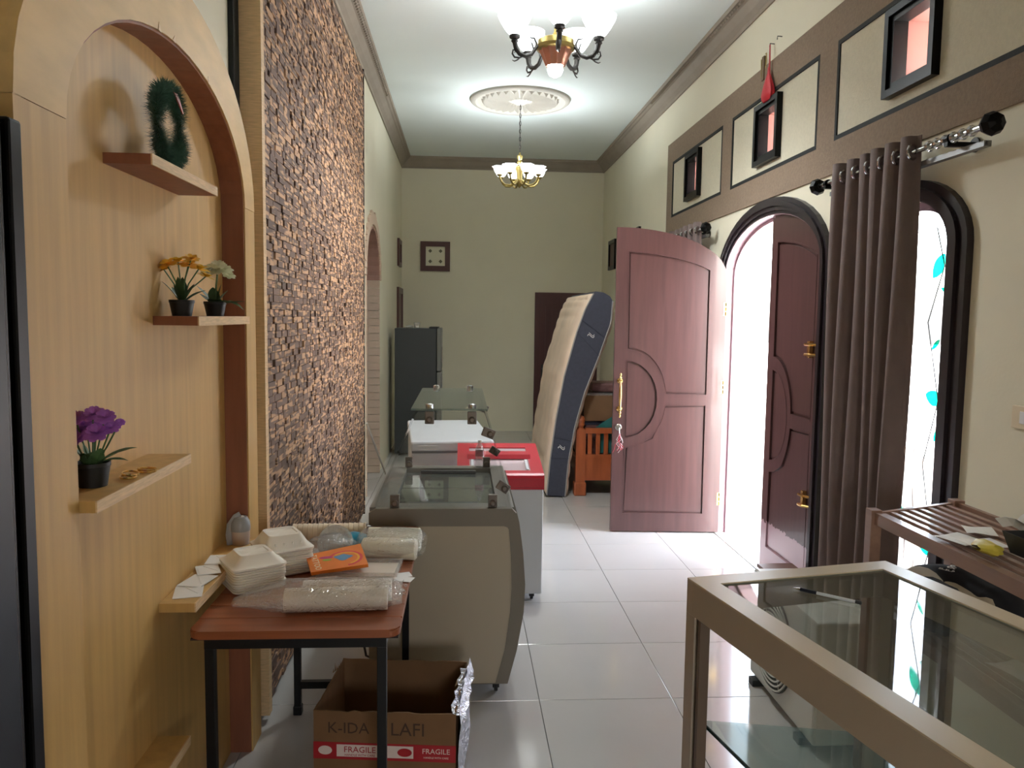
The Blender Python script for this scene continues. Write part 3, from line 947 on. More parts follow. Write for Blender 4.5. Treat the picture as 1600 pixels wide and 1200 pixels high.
# ------------------------------------------------------------------ curtains and rods
def curtain(nm, label, y0, y1, zt, zb, x, waves, amp):
    t_ = thing(nm, label, 'curtain', (x, (y0 + y1) / 2, zb))
    n = waves * 14
    rows = []
    for j in range(26):
        f = j / 25
        z = zt - (zt - zb) * f
        row = []
        for i in range(n + 1):
            u = i / n
            ph = u * waves * 2 * PI
            a = amp * (.75 + .35 * f) * (1 + .25 * math.sin(u * 9 + f * 2))
            xx = x + a * math.cos(ph + .5 * f * math.sin(3 * u + 1)) + .008 * math.sin(11 * u + 5 * f)
            yy = y0 + (y1 - y0) * u + .010 * math.sin(2 * ph) * (1 - f) + .03 * f * math.sin(4 * u + 2)
            row.append(Vector((xx, yy, z)))
        rows.append(row)
    q = MB(); q.grid(rows)
    c = build('cloth', q, curt, t_, smooth=True)
    md = c.modifiers.new('s', 'SOLIDIFY'); md.thickness = .003
    for k in range(waves):
        yy = y0 + (y1 - y0) * (k + .28) / waves
        xx = x + amp * .75 * math.cos((k + .28) / waves * waves * 2 * PI)
        q = MB(); pts = [(x + .028 * math.cos(t), yy - .012 + .012 * math.cos(t), zt - .07 + .030 * math.sin(t)) for t in [2 * PI * i / 18 for i in range(18)]]
        q.tube(pts, .0065, 7, closed=True); build('grommet', q, chrome, t_, smooth=True)
    return t_


def finial(x, y, z, s, parent, d):
    q = MB(); q.lathe([(.006, 0), (.018, .01), (.016, .02), (.036, .03), (.046, .055), (.036, .08), (.012, .09)], (x, y, z), 8, Matrix.Rotation(-d * PI / 2, 4, 'X'))
    return build('finial', q, blackg, parent)


def rod(label, y0, y1, z, x):
    r_ = thing('curtain_rod', label, 'curtain rod', (x, (y0 + y1) / 2, z))
    q = MB(); q.tube([(x, y0, z), (x, y1, z)], .012, 12)
    build('pole', q, chrome, r_, smooth=True)
    q = MB(); q.tube([(x + .045, y0 + .02, z - .05), (x + .045, y1 - .02, z - .05)], .009, 6); q.box((x + .03, y0 + .03, z - .062), (x + .06, y1 - .03, z - .04)); build('rear_track', q, mat('dull_aluminium', S(140, 140, 140), .4, metal=.8), r_)
    finial(x, y0, z, 1, r_, -1); finial(x, y1, z, 1, r_, 1)
    for yy in (y0 + .20, y1 - .06):
        q = MB(); q.box((x - .015, yy - .012, z - .03), (RX + .001, yy + .012, z - .012)); q.lathe([(.02, -.012), (.02, .012)], (x, yy, z), 14, Matrix.Rotation(PI / 2, 4, 'X'))
        q.lathe([(.03, 0), (.03, .008), (.02, .012)], (RX - .012, yy, z - .02), 14, Matrix.Rotation(PI / 2, 4, 'Y'))
        build('bracket', q, blackg, r_)
    return r_


ZR = 2.43
rd = rod('chrome curtain rod with black faceted finials at the near window', 2.90, 4.22, ZR, 1.935)
for k in range(6):
    yy = 2.96 + k * .055
    q = MB(); q.lathe([(.019, -.010), (.023, 0), (.019, .010)], (1.935, yy, ZR), 12, Matrix.Rotation(PI / 2, 4, 'X'))
    build('spare_ring', q, chrome, rd, smooth=True)
rod('far curtain rod with black finial behind the open door leaf', 6.32, 7.62, ZR, 1.935)
curtain('curtain', 'long brown eyelet curtain drawn over the near window', 3.33, 4.06, 2.50, .12, 1.93, 6, .035)
curtain('curtain', 'brown eyelet curtain at the far window behind the open door leaf', 6.44, 7.3, 2.50, .12, 1.93, 6, .032)
# lace lining peeping out beside the near curtain
q = MB(); rows = []
for j in range(16):
    z = 1.15 - j * .07
    rows.append([Vector((1.975 + .012 * math.sin(i * 1.9 + j * .4), 3.215 + i * .022 + .01 * math.sin(j * .8), z)) for i in range(8)])
q.grid(rows)
build('lace_curtain', q, mat('pinkish_lace', S(196, 168, 160), .8, var=.3, vscale=50, alpha=.8), smooth=True, label='sheer pinkish lace lining hanging out beside the near brown curtain', cat='curtain')

# ------------------------------------------------------------------ switch, pegs, red bag
sw = thing('light_switch', 'cream light switch plate on the right wall near the rack', 'switch', (RX, 2.74, 1.32))
q = MB(); q.box((RX - .01, 2.69, 1.315), (RX, 2.785, 1.40), bev=.003); build('plate', q, mat('cream_plastic', S(222, 208, 180), .4), sw)
q = MB(); q.box((RX - .014, 2.705, 1.335), (RX - .009, 2.738, 1.38), bev=.002); build('rocker', q, whitep, sw)
for k, (yy, zz) in enumerate(((5.275, 3.525), (5.15, 3.53))):
    q = MB(); q.tube([(RX, yy, zz), (RX - .03, yy, zz + .002), (RX - .032, yy, zz - .02)], .003, 5)
    build('nail_hook', q, blacks, label='small bent nail carrying the red bag' if k == 0 else 'empty bent nail beside the red bag', cat='nail')
rb = thing('red_pouch', 'small red cloth pouch hanging from a nail above the middle high window', 'pouch', (RX - .03, 5.27, 3.14))
q = MB(); rows = []
for z, wy, wx in ((3.145, .005, .005), (3.15, .06, .02), (3.17, .082, .032), (3.20, .088, .034), (3.24, .072, .028), (3.28, .048, .020), (3.33, .018, .008), (3.37, .012, .006)):
    rows.append([Vector((RX - .036 + wx * math.cos(t) , 5.265 + wy * (1 + .08 * math.sin(5 * t)) * math.sin(t), z)) for t in [2 * PI * i / 16 for i in range(16)]])
q.grid(rows, closed_v=True); build('bag', q, mat('red_satin', S(196, 34, 48), .45), rb, smooth=True)
q = MB(); q.tube([(RX - .034, 5.262, 3.36), (RX - .03, 5.275, 3.52)], .004, 5); q.tube([(RX - .034, 5.25, 3.34), (RX - .03, 5.272, 3.52)], .003, 5); build('cord', q, mat('red_satin', 0), rb)
pg = thing('wooden_clip', 'small brown wooden clip with wire hanging beside the red pouch', 'clip', (RX - .01, 5.42, 3.33))
q = MB(); q.box((RX - .02, 5.40, 3.33), (RX - .002, 5.44, 3.49)); build('stick', q, mat('clip_wood', S(120, 96, 70), .6), pg)
q = MB(); q.tube([(RX - .012, 5.46, 3.36), (RX - .014, 5.465, 3.48), (RX - .012, 5.44, 3.485)], .003, 5); q.tube([(RX - .012, 5.38, 3.40), (RX - .014, 5.375, 3.50), (RX - .012, 5.40, 3.50)], .003, 5); build('wire', q, brassd, pg)

# ------------------------------------------------------------------ ice cream showcase with curved glass
sh = thing('display_freezer', 'grey-brown display freezer with a tilted clear glass canopy, behind the table', 'freezer', (-.08, 3.37, 0))
Y0, Y1 = 3.395, 4.40
body = [(-.40, .06), (.215, .06), (.254, .214), (.283, .389), (.287, .505), (.276, .65), (.257, .787), (.245, .835), (.225, .858), (-.37, .858), (-.40, .84)]
body_in = [(-.40, .062), (.16, .062), (.20, .214), (.222, .389), (.227, .505), (.222, .65), (.212, .765), (.205, .775), (.19, .78), (-.38, .78), (-.40, .775)]
q = MB(); q.ring(body, [(x * .0 + bx, z) for (bx, z), (x, _) in zip(body_in, body)], FY, Y0, Y0 + .03)
build('end_trim', q, mat('grey_brown_trim', S(124, 116, 104), .4), sh)
q = MB(); q.prism(body_in, FY, Y0 + .004, Y0 + .028); build('side_panel', q, mat('side_panel_laminate', S(178, 166, 146), .4), sh)
# hollow tub: walls and floor
shell = mat('tub_white', S(196, 196, 190), .4)
q = MB(); q.prism([(x + (.003 if x > 0 else 0), z) for x, z in body][:8] + [(.225, .80), (-.40, .80)], FY, Y0 + .031, Y1)
build('body', q, mat('grey_brown_trim', 0), sh)
q = MB(); q.ring([(-.40, Y0 + .03), (.235, Y0 + .03), (.235, Y1), (-.40, Y1)], [(-.30, Y0 + .11), (.16, Y0 + .11), (.16, Y1 - .08), (-.30, Y1 - .08)], FZ, .80, .858)
build('top_rim', q, greyfr, sh)
q = MB(); q.box((-.30, Y0 + .11, .801), (.16, Y1 - .08, .806)); build('tub_floor', q, mat('tub_grey', S(120, 118, 110), .4), sh)
for k in range(2):
    q = MB(); ya = Y0 + .12 + k * .385; q.box((-.295, ya, .832), (.155, ya + .40, .838)); lid = build('glass_lid', q, glassd, sh)
    q = MB(); q.box((-.22 if k else -.24, ya + (.36 if k else -.0), .838), (.08, ya + (.385 if k else .028), .856), bev=.004); build('lid_handle', q, mat('dark_handle', S(70, 66, 66), .4), lid)
# glass canopy
zt = 1.292
gl_near = [(-.372, .862), (.205, .862), (.095, zt - .012), (-.19, zt - .012), (-.205, zt - .03)]
for yy, nm in ((Y0 + .03, 'near_end_pane'), (Y1 - .04, 'far_end_pane')):
    q = MB(); q.prism(gl_near, FY, yy, yy + .006); build(nm, q, glass, sh)
# curved front pane (room side) and rear pane
def sheet(prof, y0, y1, th, nm):
    q = MB(); pts = []
    for i, (x, z) in enumerate(prof):
        a = prof[max(0, i - 1)]; b = prof[min(len(prof) - 1, i + 1)]
        t = Vector((b[0] - a[0], b[1] - a[1])).normalized(); n = Vector((t.y, -t.x)) * th
        pts.append(((x, z), (x + n.x, z + n.y)))
    rows = []
    for yy in (y0, y1):
        rows.append([Vector((a[0], yy, a[1])) for a, b in pts] + [Vector((b[0], yy, b[1])) for a, b in reversed(pts)])
    vs = q.grid(rows, closed_v=True)
    q.bm.faces.new(vs[0]); q.bm.faces.new(vs[1])
    return build(nm, q, glass, sh, smooth=False)
sheet([(.222, .858), (.215, .90), (.195, .98), (.168, 1.08), (.138, 1.18), (.108, 1.27), (.098, zt)], Y0 + .01, Y1 - .01, -.006, 'curved_front_pane')
sheet([(-.385, .858), (-.33, .99), (-.26, 1.15), (-.21, 1.27), (-.20, zt)], Y0 + .01, Y1 - .01, .006, 'rear_pane')
q = MB(); q.box((-.218, Y0 - .01, zt), (.112, Y1 - .03, zt + .008)); build('top_pane', q, mat('pale_green_glass', 0) if 'pale_green_glass' in MATS else glassg, sh)
gm = mat('glass_clamp_metal', S(112, 102, 94), .4, metal=.5)
def clamp(x, y, z, top=False, rot=0):
    q = MB()
    Mx = Matrix.Translation((x, y, z)) @ Matrix.Rotation(rot, 4, 'Y')
    q.box((-.020, -.012, -.028), (.020, .010, .028), M=Mx, bev=.003)
    q.lathe([(.015, 0), (.015, .012), (.008, .016)], (0, 0, 0), 12, Mx @ Matrix.Translation((0, -.012, -.008)) @ Matrix.Rotation(PI / 2, 4, 'X'))
    cl = build('clamp', q, gm, sh)
    if top:
        q = MB(); q.lathe([(.018, 0), (.018, .014), (.008, .018)], (x, y + .012, zt + .008), 12); build('screw_cap', q, chrome, cl)
for yy in (Y0 + .03, Y1 - .05):
    for x in (-.14, .045): clamp(x, yy, zt - .035, True)
    for x in (-.29, .14): clamp(x, yy, .888)
    clamp(.118, yy, 1.19, rot=-1.2); clamp(.185, yy, .95, rot=-1.0)
blk = mat('caster_black', S(30, 30, 32), .5)
def caster(x, y, parent, z1=.06):
    q = MB(); q.box((x - .022, y - .022, z1 - .008), (x + .022, y + .022, z1)); q.box((x - .015, y - .012, .02), (x - .008, y + .012, z1)); q.box((x + .008, y - .012, .02), (x + .015, y + .012, z1))
    q.lathe([(.022, -.008), (.024, 0), (.022, .008)], (x, y, .024), 14, Matrix.Rotation(PI / 2, 4, 'Y'))
    return build('caster', q, blk, parent)
for x in (-.35, .165):
    for yy in (Y0 + .06, Y1 - .08): caster(x, yy, sh)

bt = thing('water_bottle', 'small clear plastic water bottle with pink label, on the far rim of the display freezer', 'bottle', (.102, 4.37, .858))
q = MB(); q.lathe([(.020, 0), (.024, .004), (.024, .03), (.022, .045), (.024, .06), (.024, .10), (.018, .118), (.010, .128), (.010, .14)], (.102, 4.37, .858), 16); build('bottle', q, plastic, bt, smooth=True)
q = MB(); q.lathe([(.0245, .062), (.0245, .092)], (.102, 4.37, .858), 16, cap=False); build('label', q, mat('pink_label', S(190, 110, 125), .5), bt)
q = MB(); q.lathe([(.011, .136), (.011, .150)], (.102, 4.37, .858), 12); build('cap', q, whitep, bt)

# ------------------------------------------------------------------ red chest freezer
rf = thing('chest_freezer', 'white chest freezer with slanted red sliding-glass lid, beside the display freezer', 'freezer', (.24, 4.88, 0))
q = MB(); q.box((-.02, 4.56, .05), (.485, 5.16, .688), bev=.008); build('body', q, mat('greyish_enamel', S(205, 208, 212), .35), rf)
side = [(4.555, .685), (4.555, .768), (4.57, .79), (4.72, .80), (5.10, .865), (5.165, .855), (5.165, .685)]
q = MB()
q.ring([(-.025, 4.555), (.49, 4.555), (.49, 5.165), (-.025, 5.165)], [(.02, 4.60), (.445, 4.60), (.445, 5.12), (.02, 5.12)], FZ, .685, .699)
zz = lambda y: .775 + (y - 4.56) * .145
for lo, hi in (((-.025, 4.555), (.49, 4.63)), ((-.025, 5.07), (.49, 5.165)), ((-.025, 4.63), (.05, 5.07)), ((.415, 4.63), (.49, 5.07))):
    vs = []
    for x in (lo[0], hi[0]):
        for y in (lo[1], hi[1]):
            vs.append((x, y))
    if lo[1] == 4.555: q.prism([(4.555, .70), (4.555, zz(4.555) - .022), (4.563, zz(4.563) - .008), (4.58, zz(4.58)), (4.63, zz(4.63)), (4.63, .70)], FX, lo[0], hi[0])
    else: q.prism([(lo[1], .70), (lo[1], zz(lo[1])), (hi[1], zz(hi[1])), (hi[1], .70)], FX, lo[0], hi[0])
lid = build('lid_frame', q, redp, rf)
q = MB(); q.prism([(4.62, zz(4.62) - .012), (4.62, zz(4.62) - .006), (5.08, zz(5.08) - .006), (5.08, zz(5.08) - .012)], FX, .05, .415); build('sliding_glass', q, mat('misted_glass', S(196, 176, 180), .2), lid)
q = MB(); q.prism([(4.84, zz(4.84)), (4.86, zz(4.86) + .022), (4.93, zz(4.93) + .022), (4.96, zz(4.96))], FX, .04, .43); build('handle_bar', q, redp, lid)
q = MB(); q.prism([(4.64, zz(4.64)), (4.64, zz(4.64) + .004), (4.82, zz(4.82) + .004), (4.82, zz(4.82))], FX, .06, .075); q.prism([(4.64, zz(4.64)), (4.64, zz(4.64) + .004), (4.82, zz(4.82) + .004), (4.82, zz(4.82))], FX, .39, .405); build('white_edge', q, whitep, lid)
for x in (.03, .43):
    for yy in (4.62, 5.10): caster(x, yy, rf, .052)

# ------------------------------------------------------------------ white chest freezer
wf_ = thing('chest_freezer', 'plain white chest freezer with flat lid, furthest back of the three freezers', 'freezer', (-.06, 5.32, 0), R(5))
q = MB(); q.box((-.28, 0, .06), (.28, 1.08, .77), bev=.012); build('body', q, whitep, wf_, world=False)
q = MB(); q.box((-.285, -.015, .785), (.285, 1.085, .852), bev=.014); build('lid', q, whitep, wf_, world=False)
q = MB(); q.box((-.275, .004, .768), (.275, 1.076, .788)); build('gasket', q, mat('grey_gasket', S(120, 122, 128), .6), wf_, world=False)
q = MB(); q.ring([(-.235, .795), (-.10, .795), (-.10, .822), (-.235, .822)], [(-.229, .80), (-.10, .80), (-.10, .817), (-.229, .817)], lambda u, v, d: Vector((u, d, v)), -.014, -.019); build('name_plate', q, paper, wf_, world=False)
for x in (-.22, .22):
    for yy in (.08, 1.0):
        q = MB(); q.lathe([(.03, 0), (.03, .062)], (x, yy, 0), 12); build('foot', q, blk, wf_, world=False)

# ------------------------------------------------------------------ fridge
fr_ = thing('refrigerator', 'tall charcoal refrigerator standing against the left wall, side towards the camera', 'refrigerator', (-.56, 9.77, 0))
q = MB(); q.box((-.81, 9.5, .03), (-.31, 10.05, 1.545), bev=.008); build('body', q, fridgem, fr_)
for z0, z1 in ((.06, 1.02), (1.03, 1.55)):
    q = MB(); q.box((-.305, 9.5, z0), (-.25, 10.05, z1), bev=.012); d_ = build('door', q, mat('fridge_door_grey', S(120, 120, 116), .35), fr_)
    q = MB(); q.box((-.25, 9.53, z0 + .1 if z0 > 1 else z1 - .25), (-.235, 9.56, z0 + .3 if z0 > 1 else z1 - .05), bev=.004); build('handle', q, chrome, d_)
q = MB(); q.box((-.40, 9.52, 1.545), (-.29, 10.0, 1.562)); build('hinge_cover', q, black, fr_)
for x in (-.76, -.36):
    for yy in (9.56, 9.98):
        q = MB(); q.lathe([(.02, 0), (.02, .032)], (x, yy, 0), 10); build('foot', q, blk, fr_)
q = MB(); q.lathe([(.034, 0), (.037, .05), (.040, .07), (.037, .07), (.032, .004)], (-.55, 9.62, 1.5455), 16, cap=False); build('cup', q, plastic, smooth=True, label='clear bluish plastic cup lying on top of the refrigerator', cat='cup')
q = MB(); q.lathe([(.045, 0), (.05, .02), (.045, .03), (.0, .035)], (-.64, 9.62, 1.5455), 16); build('round_cover', q, plastic, smooth=True, label='clear plastic lid beside the cup on the refrigerator', cat='cover')

# thin rod leaning on the wall past the mosaic
q = MB(); q.tube([(-.795, 8.30, .008), (-.86, 7.15, .72)], .010, 8); build('leaning_rod', q, mat('pale_rod', S(190, 180, 170), .4), label='thin pale rod leaning by the wall just past the wood block cladding', cat='rod')

# ------------------------------------------------------------------ mattress
mt_ = thing('mattress', 'large beige quilted mattress with navy sides leaning upright', 'mattress', (.9, 8.1, 0))
cen = [(.81, .02), (.835, .35), (.885, .75), (.955, 1.15), (1.06, 1.55), (1.14, 1.78), (1.215, 1.925)]
right = [(.985, .006), (1.01, .35), (1.065, .68), (1.15, 1.0), (1.27, 1.32), (1.385, 1.66), (1.395, 1.86)]
def lerp2(P, f):
    f *= len(P) - 1; i = min(int(f), len(P) - 2); t = f - i
    return (P[i][0] * (1 - t) + P[i + 1][0] * t, P[i][1] * (1 - t) + P[i + 1][1] * t)
NS = 28
Lp = [lerp2(cen, i / NS) for i in range(NS + 1)]; Rp = [lerp2(right, i / NS) for i in range(NS + 1)]
YA, YB = 7.30, 8.88
# navy core incl. ends
q = MB()
top = [(1.235, 1.945), (1.31, 1.935), (1.37, 1.90)]
q.prism(Lp + top + Rp[::-1], FY, YA, YB); build('side_border', q, navy, mt_)
# quilted face with puffs
def quilt_face(Pl, sgn, nm):
    q = MB(); rows = []
    ny, nz = 60, 64
    for i in range(nz + 1):
        x, z = lerp2(Pl, i / nz)
        a = lerp2(Pl, max(0, i / nz - .01)); b = lerp2(Pl, min(1, i / nz + .01))
        t = Vector((b[0] - a[0], b[1] - a[1])).normalized(); n = Vector((-t.y, t.x)) * sgn
        row = []
        for j in range(ny + 1):
            u = j / ny; y = YA + (YB - YA) * u
            e = min(u, 1 - u, i / nz, 1 - i / nz)
            puff = .035 * min(1, e * 12) ** .5 + .011 * abs(math.sin(i / nz * PI * 13)) ** .6 * (1 if e > .01 else 0) + .012 * noise.noise((y * 3, z * 3, 0)) * min(1, e * 12)
            row.append(Vector((x + n.x * puff, y, z + n.y * puff)))
        rows.append(row)
    q.grid(rows); return build(nm, q, quilt, mt_, smooth=True)
quilt_face(Lp, 1, 'quilted_face'); quilt_face(Rp, -1, 'rear_quilted_face')
for P_ in (Lp, Rp):
    for yy in (YA, YB):
        q = MB(); q.tube([(x, yy, max(.008, z)) for x, z in P_], .007, 6); build('piping', q, mat('grey_piping', S(160, 155, 150), .7), mt_)
ctr = [((a[0] + b[0]) / 2, (a[1] + b[1]) / 2) for a, b in zip(Lp, Rp)]
for f in (.22, .72):
    x, z = lerp2(ctr, f)
    for dz in (-.09, .09):
        l_, r_ = lerp2(Lp, f + dz / 2.2), lerp2(Rp, f + dz / 2.2)
        q = MB(); q.tube([(l_[0], YA - .003, l_[1]), (r_[0], YA - .003, r_[1])], .003, 5); build('handle_seam', q, navy, mt_)
    q = MB()
    pts = [(x + .03 * (t - .5) * 2 - .006 * math.sin(6 * t), YA - .004, z + .03 * math.sin(t * 2 * PI) * .5 + .004) for t in [i / 14 for i in range(15)]]
    q.tube(pts, .0035, 5); q.tube([(a, b, c + .016) for a, b, c in pts[4:]], .0025, 5); build('woven_mark', q, paper, mt_)

# ------------------------------------------------------------------ wooden bed end with boxes
bd = thing('bed_frame', 'orange-brown wooden slatted bed end with turned post, behind the open door leaf', 'bed', (1.5, 7.4, 0))
for px_ in (1.135, 1.93):
    q = MB(); q.box((px_ - .045, 7.36, .13), (px_ + .045, 7.44, .64)); q.box((px_ - .058, 7.345, 0), (px_ + .058, 7.455, .13), bev=.012)
    q.lathe([(.04, .64), (.025, .655), (.04, .68), (.035, .70), (.042, .73), (.03, .76), (.0, .775)], (px_, 7.40, 0), 12); build('post', q, orangew, bd)
q = MB(); q.box((1.18, 7.375, .60), (1.885, 7.425, .65)); build('top_rail', q, orangew, bd)
q = MB(); q.box((1.18, 7.38, .355), (1.885, 7.42, .395)); build('middle_rail', q, orangew, bd)
q = MB(); q.box((1.18, 7.385, .145), (1.885, 7.415, .355)); build('lower_panel', q, orangew, bd)
for k in range(9):
    q = MB(); x = 1.205 + k * .078; q.box((x, 7.39, .395), (x + .04, 7.41, .60)); build('slat', q, orangew, bd)
q = MB(); q.box((1.14, 7.44, .16), (1.18, 9.3, .30)); q.box((1.89, 7.44, .16), (1.93, 9.3, .30)); build('side_rail', q, orangew, bd)
q = MB(); q.box((1.18, 7.45, .30), (1.89, 9.3, .33)); build('bed_base', q, mat('dark_board', S(70, 52, 44), .7), bd)
q = MB(); q.box((1.20, 7.50, .33), (1.88, 7.95, .66), bev=.01); build('patterned_box', q, mat('maroon_patterned_cloth', S(110, 70, 64), .8, var=.5, vscale=22), label='dark maroon patterned box on the bed base behind the slatted rail', cat='box')
q = MB(); q.box((1.19, 7.52, .665), (1.86, 7.90, .70)); rows = 0
build('plastic_bag', q, mat('dark_plastic_bag', S(62, 62, 74), .25), label='flat dark plastic bag between the cardboard carton and maroon box', cat='bag')
q = MB(); q.box((1.18, 7.50, .705), (1.86, 7.92, .96)); cb_ = build('carton', q, cardb, label='brown cardboard carton stacked behind the mattress and door leaf', cat='box')
q = MB(); q.box((1.2, 7.498, .95), (1.84, 7.90, .975)); build('tape', q, plastic, cb_)
q = MB(); q.box((1.26, 7.55, .98), (1.7, 7.85, 1.07), bev=.02); build('wrapped_parcel', q, mat('maroon_wrapped', S(120, 84, 80), .5, var=.4, vscale=16), label='low maroon wrapped parcel lying on top of the carton', cat='parcel')
q = MB(); rows = [[Vector((1.30 + .07 * i + .02 * math.sin(j), 7.44 + .012 * math.sin(i * 2 + j), .40 + .05 * j + (.09 * i if j > 3 else 0) * .5)) for i in range(6)] for j in range(6)]
q.grid(rows); build('teal_cloth', q, mat('teal_cloth', S(40, 110, 104), .8), smooth=True, label='teal cloth draped inside the slatted bed end', cat='cloth')

# ------------------------------------------------------------------ slippers outside, step stool by the door
for k, (x, y, a) in enumerate(((2.62, 7.02, .4), (2.86, 7.35, .9))):
    sl = thing('slipper', ('pale rubber slipper on the terrace, nearer to the door' if k == 0 else 'pale rubber slipper on the terrace, further from the door'), 'slipper', (x, y, -.06), a, group='slippers on the terrace')
    q = MB(); o_ = [(.045 * math.cos(t) * (1 + .15 * math.sin(t)), .13 * math.sin(t)) for t in [2 * PI * i / 20 for i in range(20)]]; q.prism(o_, FZ, .001, .018); build('sole', q, mat('pale_rubber', S(186, 186, 192), .6), sl, world=False)
    q = MB(); q.tube([(-.04, -.0, .018), (-.02, .03, .05), (0, .07, .022)], .007, 6); q.tube([(.04, -.0, .018), (.02, .03, .05), (0, .07, .022)], .007, 6); build('strap', q, mat('grey_rubber', S(120, 120, 128), .6), sl, world=False)
st = thing('low_stool', 'low brown wooden stool at the foot of the closed door leaf', 'stool', (1.88, 4.43, 0))
q = MB(); q.box((1.77, 4.34, .228), (1.985, 4.50, .25), bev=.003); build('seat', q, mat('brown_stool_wood', S(120, 92, 80), .45), st)
for x in (1.785, 1.95):
    for yy in (4.355, 4.47):
        q = MB(); q.box((x, yy, 0), (x + .02, yy + .02, .228)); build('leg', q, mat('brown_stool_wood', 0), st)
# ------------------------------------------------------------------ table
tb_ = thing('folding_table', 'reddish brown plank-top table on black steel legs, holding takeout boxes', 'table', (-.5, 2.92, 0))
TX0, TX1, TY0, TY1, TZ = -.782, -.176, 2.245, 3.385, .785
npl = 11
for k in range(npl):
    ya = TY0 + (TY1 - TY0) * k / npl; yb_ = TY0 + (TY1 - TY0) * (k + 1) / npl - .0035
    q = MB()
    if k in (0, npl - 1):
        r_ = .03; ye = ya if k == 0 else yb_; s_ = 1 if k == 0 else -1; yo = yb_ if k == 0 else ya
        poly = [(TX0, yo), (TX1, yo)] + [(TX1 - r_ + r_ * math.cos(t), ye + s_ * (r_ - r_ * math.sin(t))) for t in [i * PI / 10 for i in range(6)]] + [(TX0 + r_ - r_ * math.sin(t), ye + s_ * (r_ - r_ * math.cos(t))) for t in [i * PI / 10 for i in range(6)]]
        q.prism(poly, FZ, TZ - .024, TZ)
        bmesh.ops.bevel(q.bm, geom=[e for e in q.bm.edges if abs(e.verts[0].co.z - e.verts[1].co.z) < 1e-5 and min(abs(e.verts[0].co.y - ye), abs(e.verts[1].co.y - ye)) < r_ + .001 and not (abs(e.verts[0].co.y - yo) < 1e-4 and abs(e.verts[1].co.y - yo) < 1e-4)], offset=.004, segments=2, affect='EDGES')
    else:
        q.box((TX0, ya, TZ - .024), (TX1, yb_, TZ), bev=.0015)
    build('plank', q, tabw, tb_)
q = MB(); q.box((TX0 + .005, TY0 + .01, TZ - .03), (TX1 - .005, TY1 - .01, TZ - .0245)); build('under_board', q, mat('dark_under_board', S(50, 28, 20), .6), tb_)
q = MB(); t_ = .026
q.ring([(-.745, 2.275), (-.217, 2.275), (-.217, 3.29), (-.745, 3.29)], [(-.72, 2.30), (-.242, 2.30), (-.242, 3.265), (-.72, 3.265)], FZ, .72, .755); build('apron_frame', q, blacks, tb_)
for x in (-.731, -.231):
    for yy in (2.289, 3.276):
        xs = x + (.045 if (yy > 3 and x < -.5) else 0)
        q = MB(); q.box((xs - .014, yy - .014, .01), (xs + .014, yy + .014, .72), bev=.002); q.box((xs - .018, yy - .018, 0), (xs + .018, yy + .018, .04), bev=.004); build('leg', q, blacks, tb_)
q = MB(); q.box((-.675, 3.264, .115), (-.24, 3.288, .145)); build('cross_bar', q, blacks, tb_)

def tmat(x, y, z, rz=0, rx=0, ry=0):
    return Matrix.Translation((x, y, z)) @ Euler((rx, ry, rz)).to_matrix().to_4x4()

# foam box stacks
BEFORE = set(COL.objects)
def tray_mesh(w_, d_, h, closed):
    q = MB()
    def rr(a, b, z, r=.02, n=4):
        pts = []
        for cx_, cy_, a0 in ((a - r, b - r, 0), (-a + r, b - r, PI / 2), (-a + r, -b + r, PI), (a - r, -b + r, 1.5 * PI)):
            for i in range(n + 1):
                t = a0 + PI / 2 * i / n; pts.append(Vector((cx_ + r * math.cos(t), cy_ + r * math.sin(t), z)))
        return pts
    a, b = w_ / 2, d_ / 2
    if closed:
        rows = [rr(a, b, 0), rr(a, b, .006), rr(a - .006, b - .006, .009), rr(a - .012, b - .012, .012), rr(a - .03, b - .03, h * .8), rr(a - .036, b - .036, h), rr(a - .045, b - .045, h), rr(a - .048, b - .048, h - .003), rr(.01, .01, h - .003, .005)]
    else:
        rows = [rr(a, b, 0), rr(a + .001, b + .001, .003), rr(a, b, .006), rr(a - .004, b - .004, .0062), rr(a - .006, b - .006, .002), rr(a - .004, b - .004, -.001)]
        rows = [rr(a - .008, b - .008, -.004), rr(a - .005, b - .005, 0), rr(a, b, .002), rr(a, b, .005), rr(a - .012, b - .012, .005), rr(a - .02, b - .02, -.004)]
    vs = q.grid(rows, closed_v=True)
    q.bm.faces.new(vs[0]); q.bm.faces.new(vs[-1])
    return q
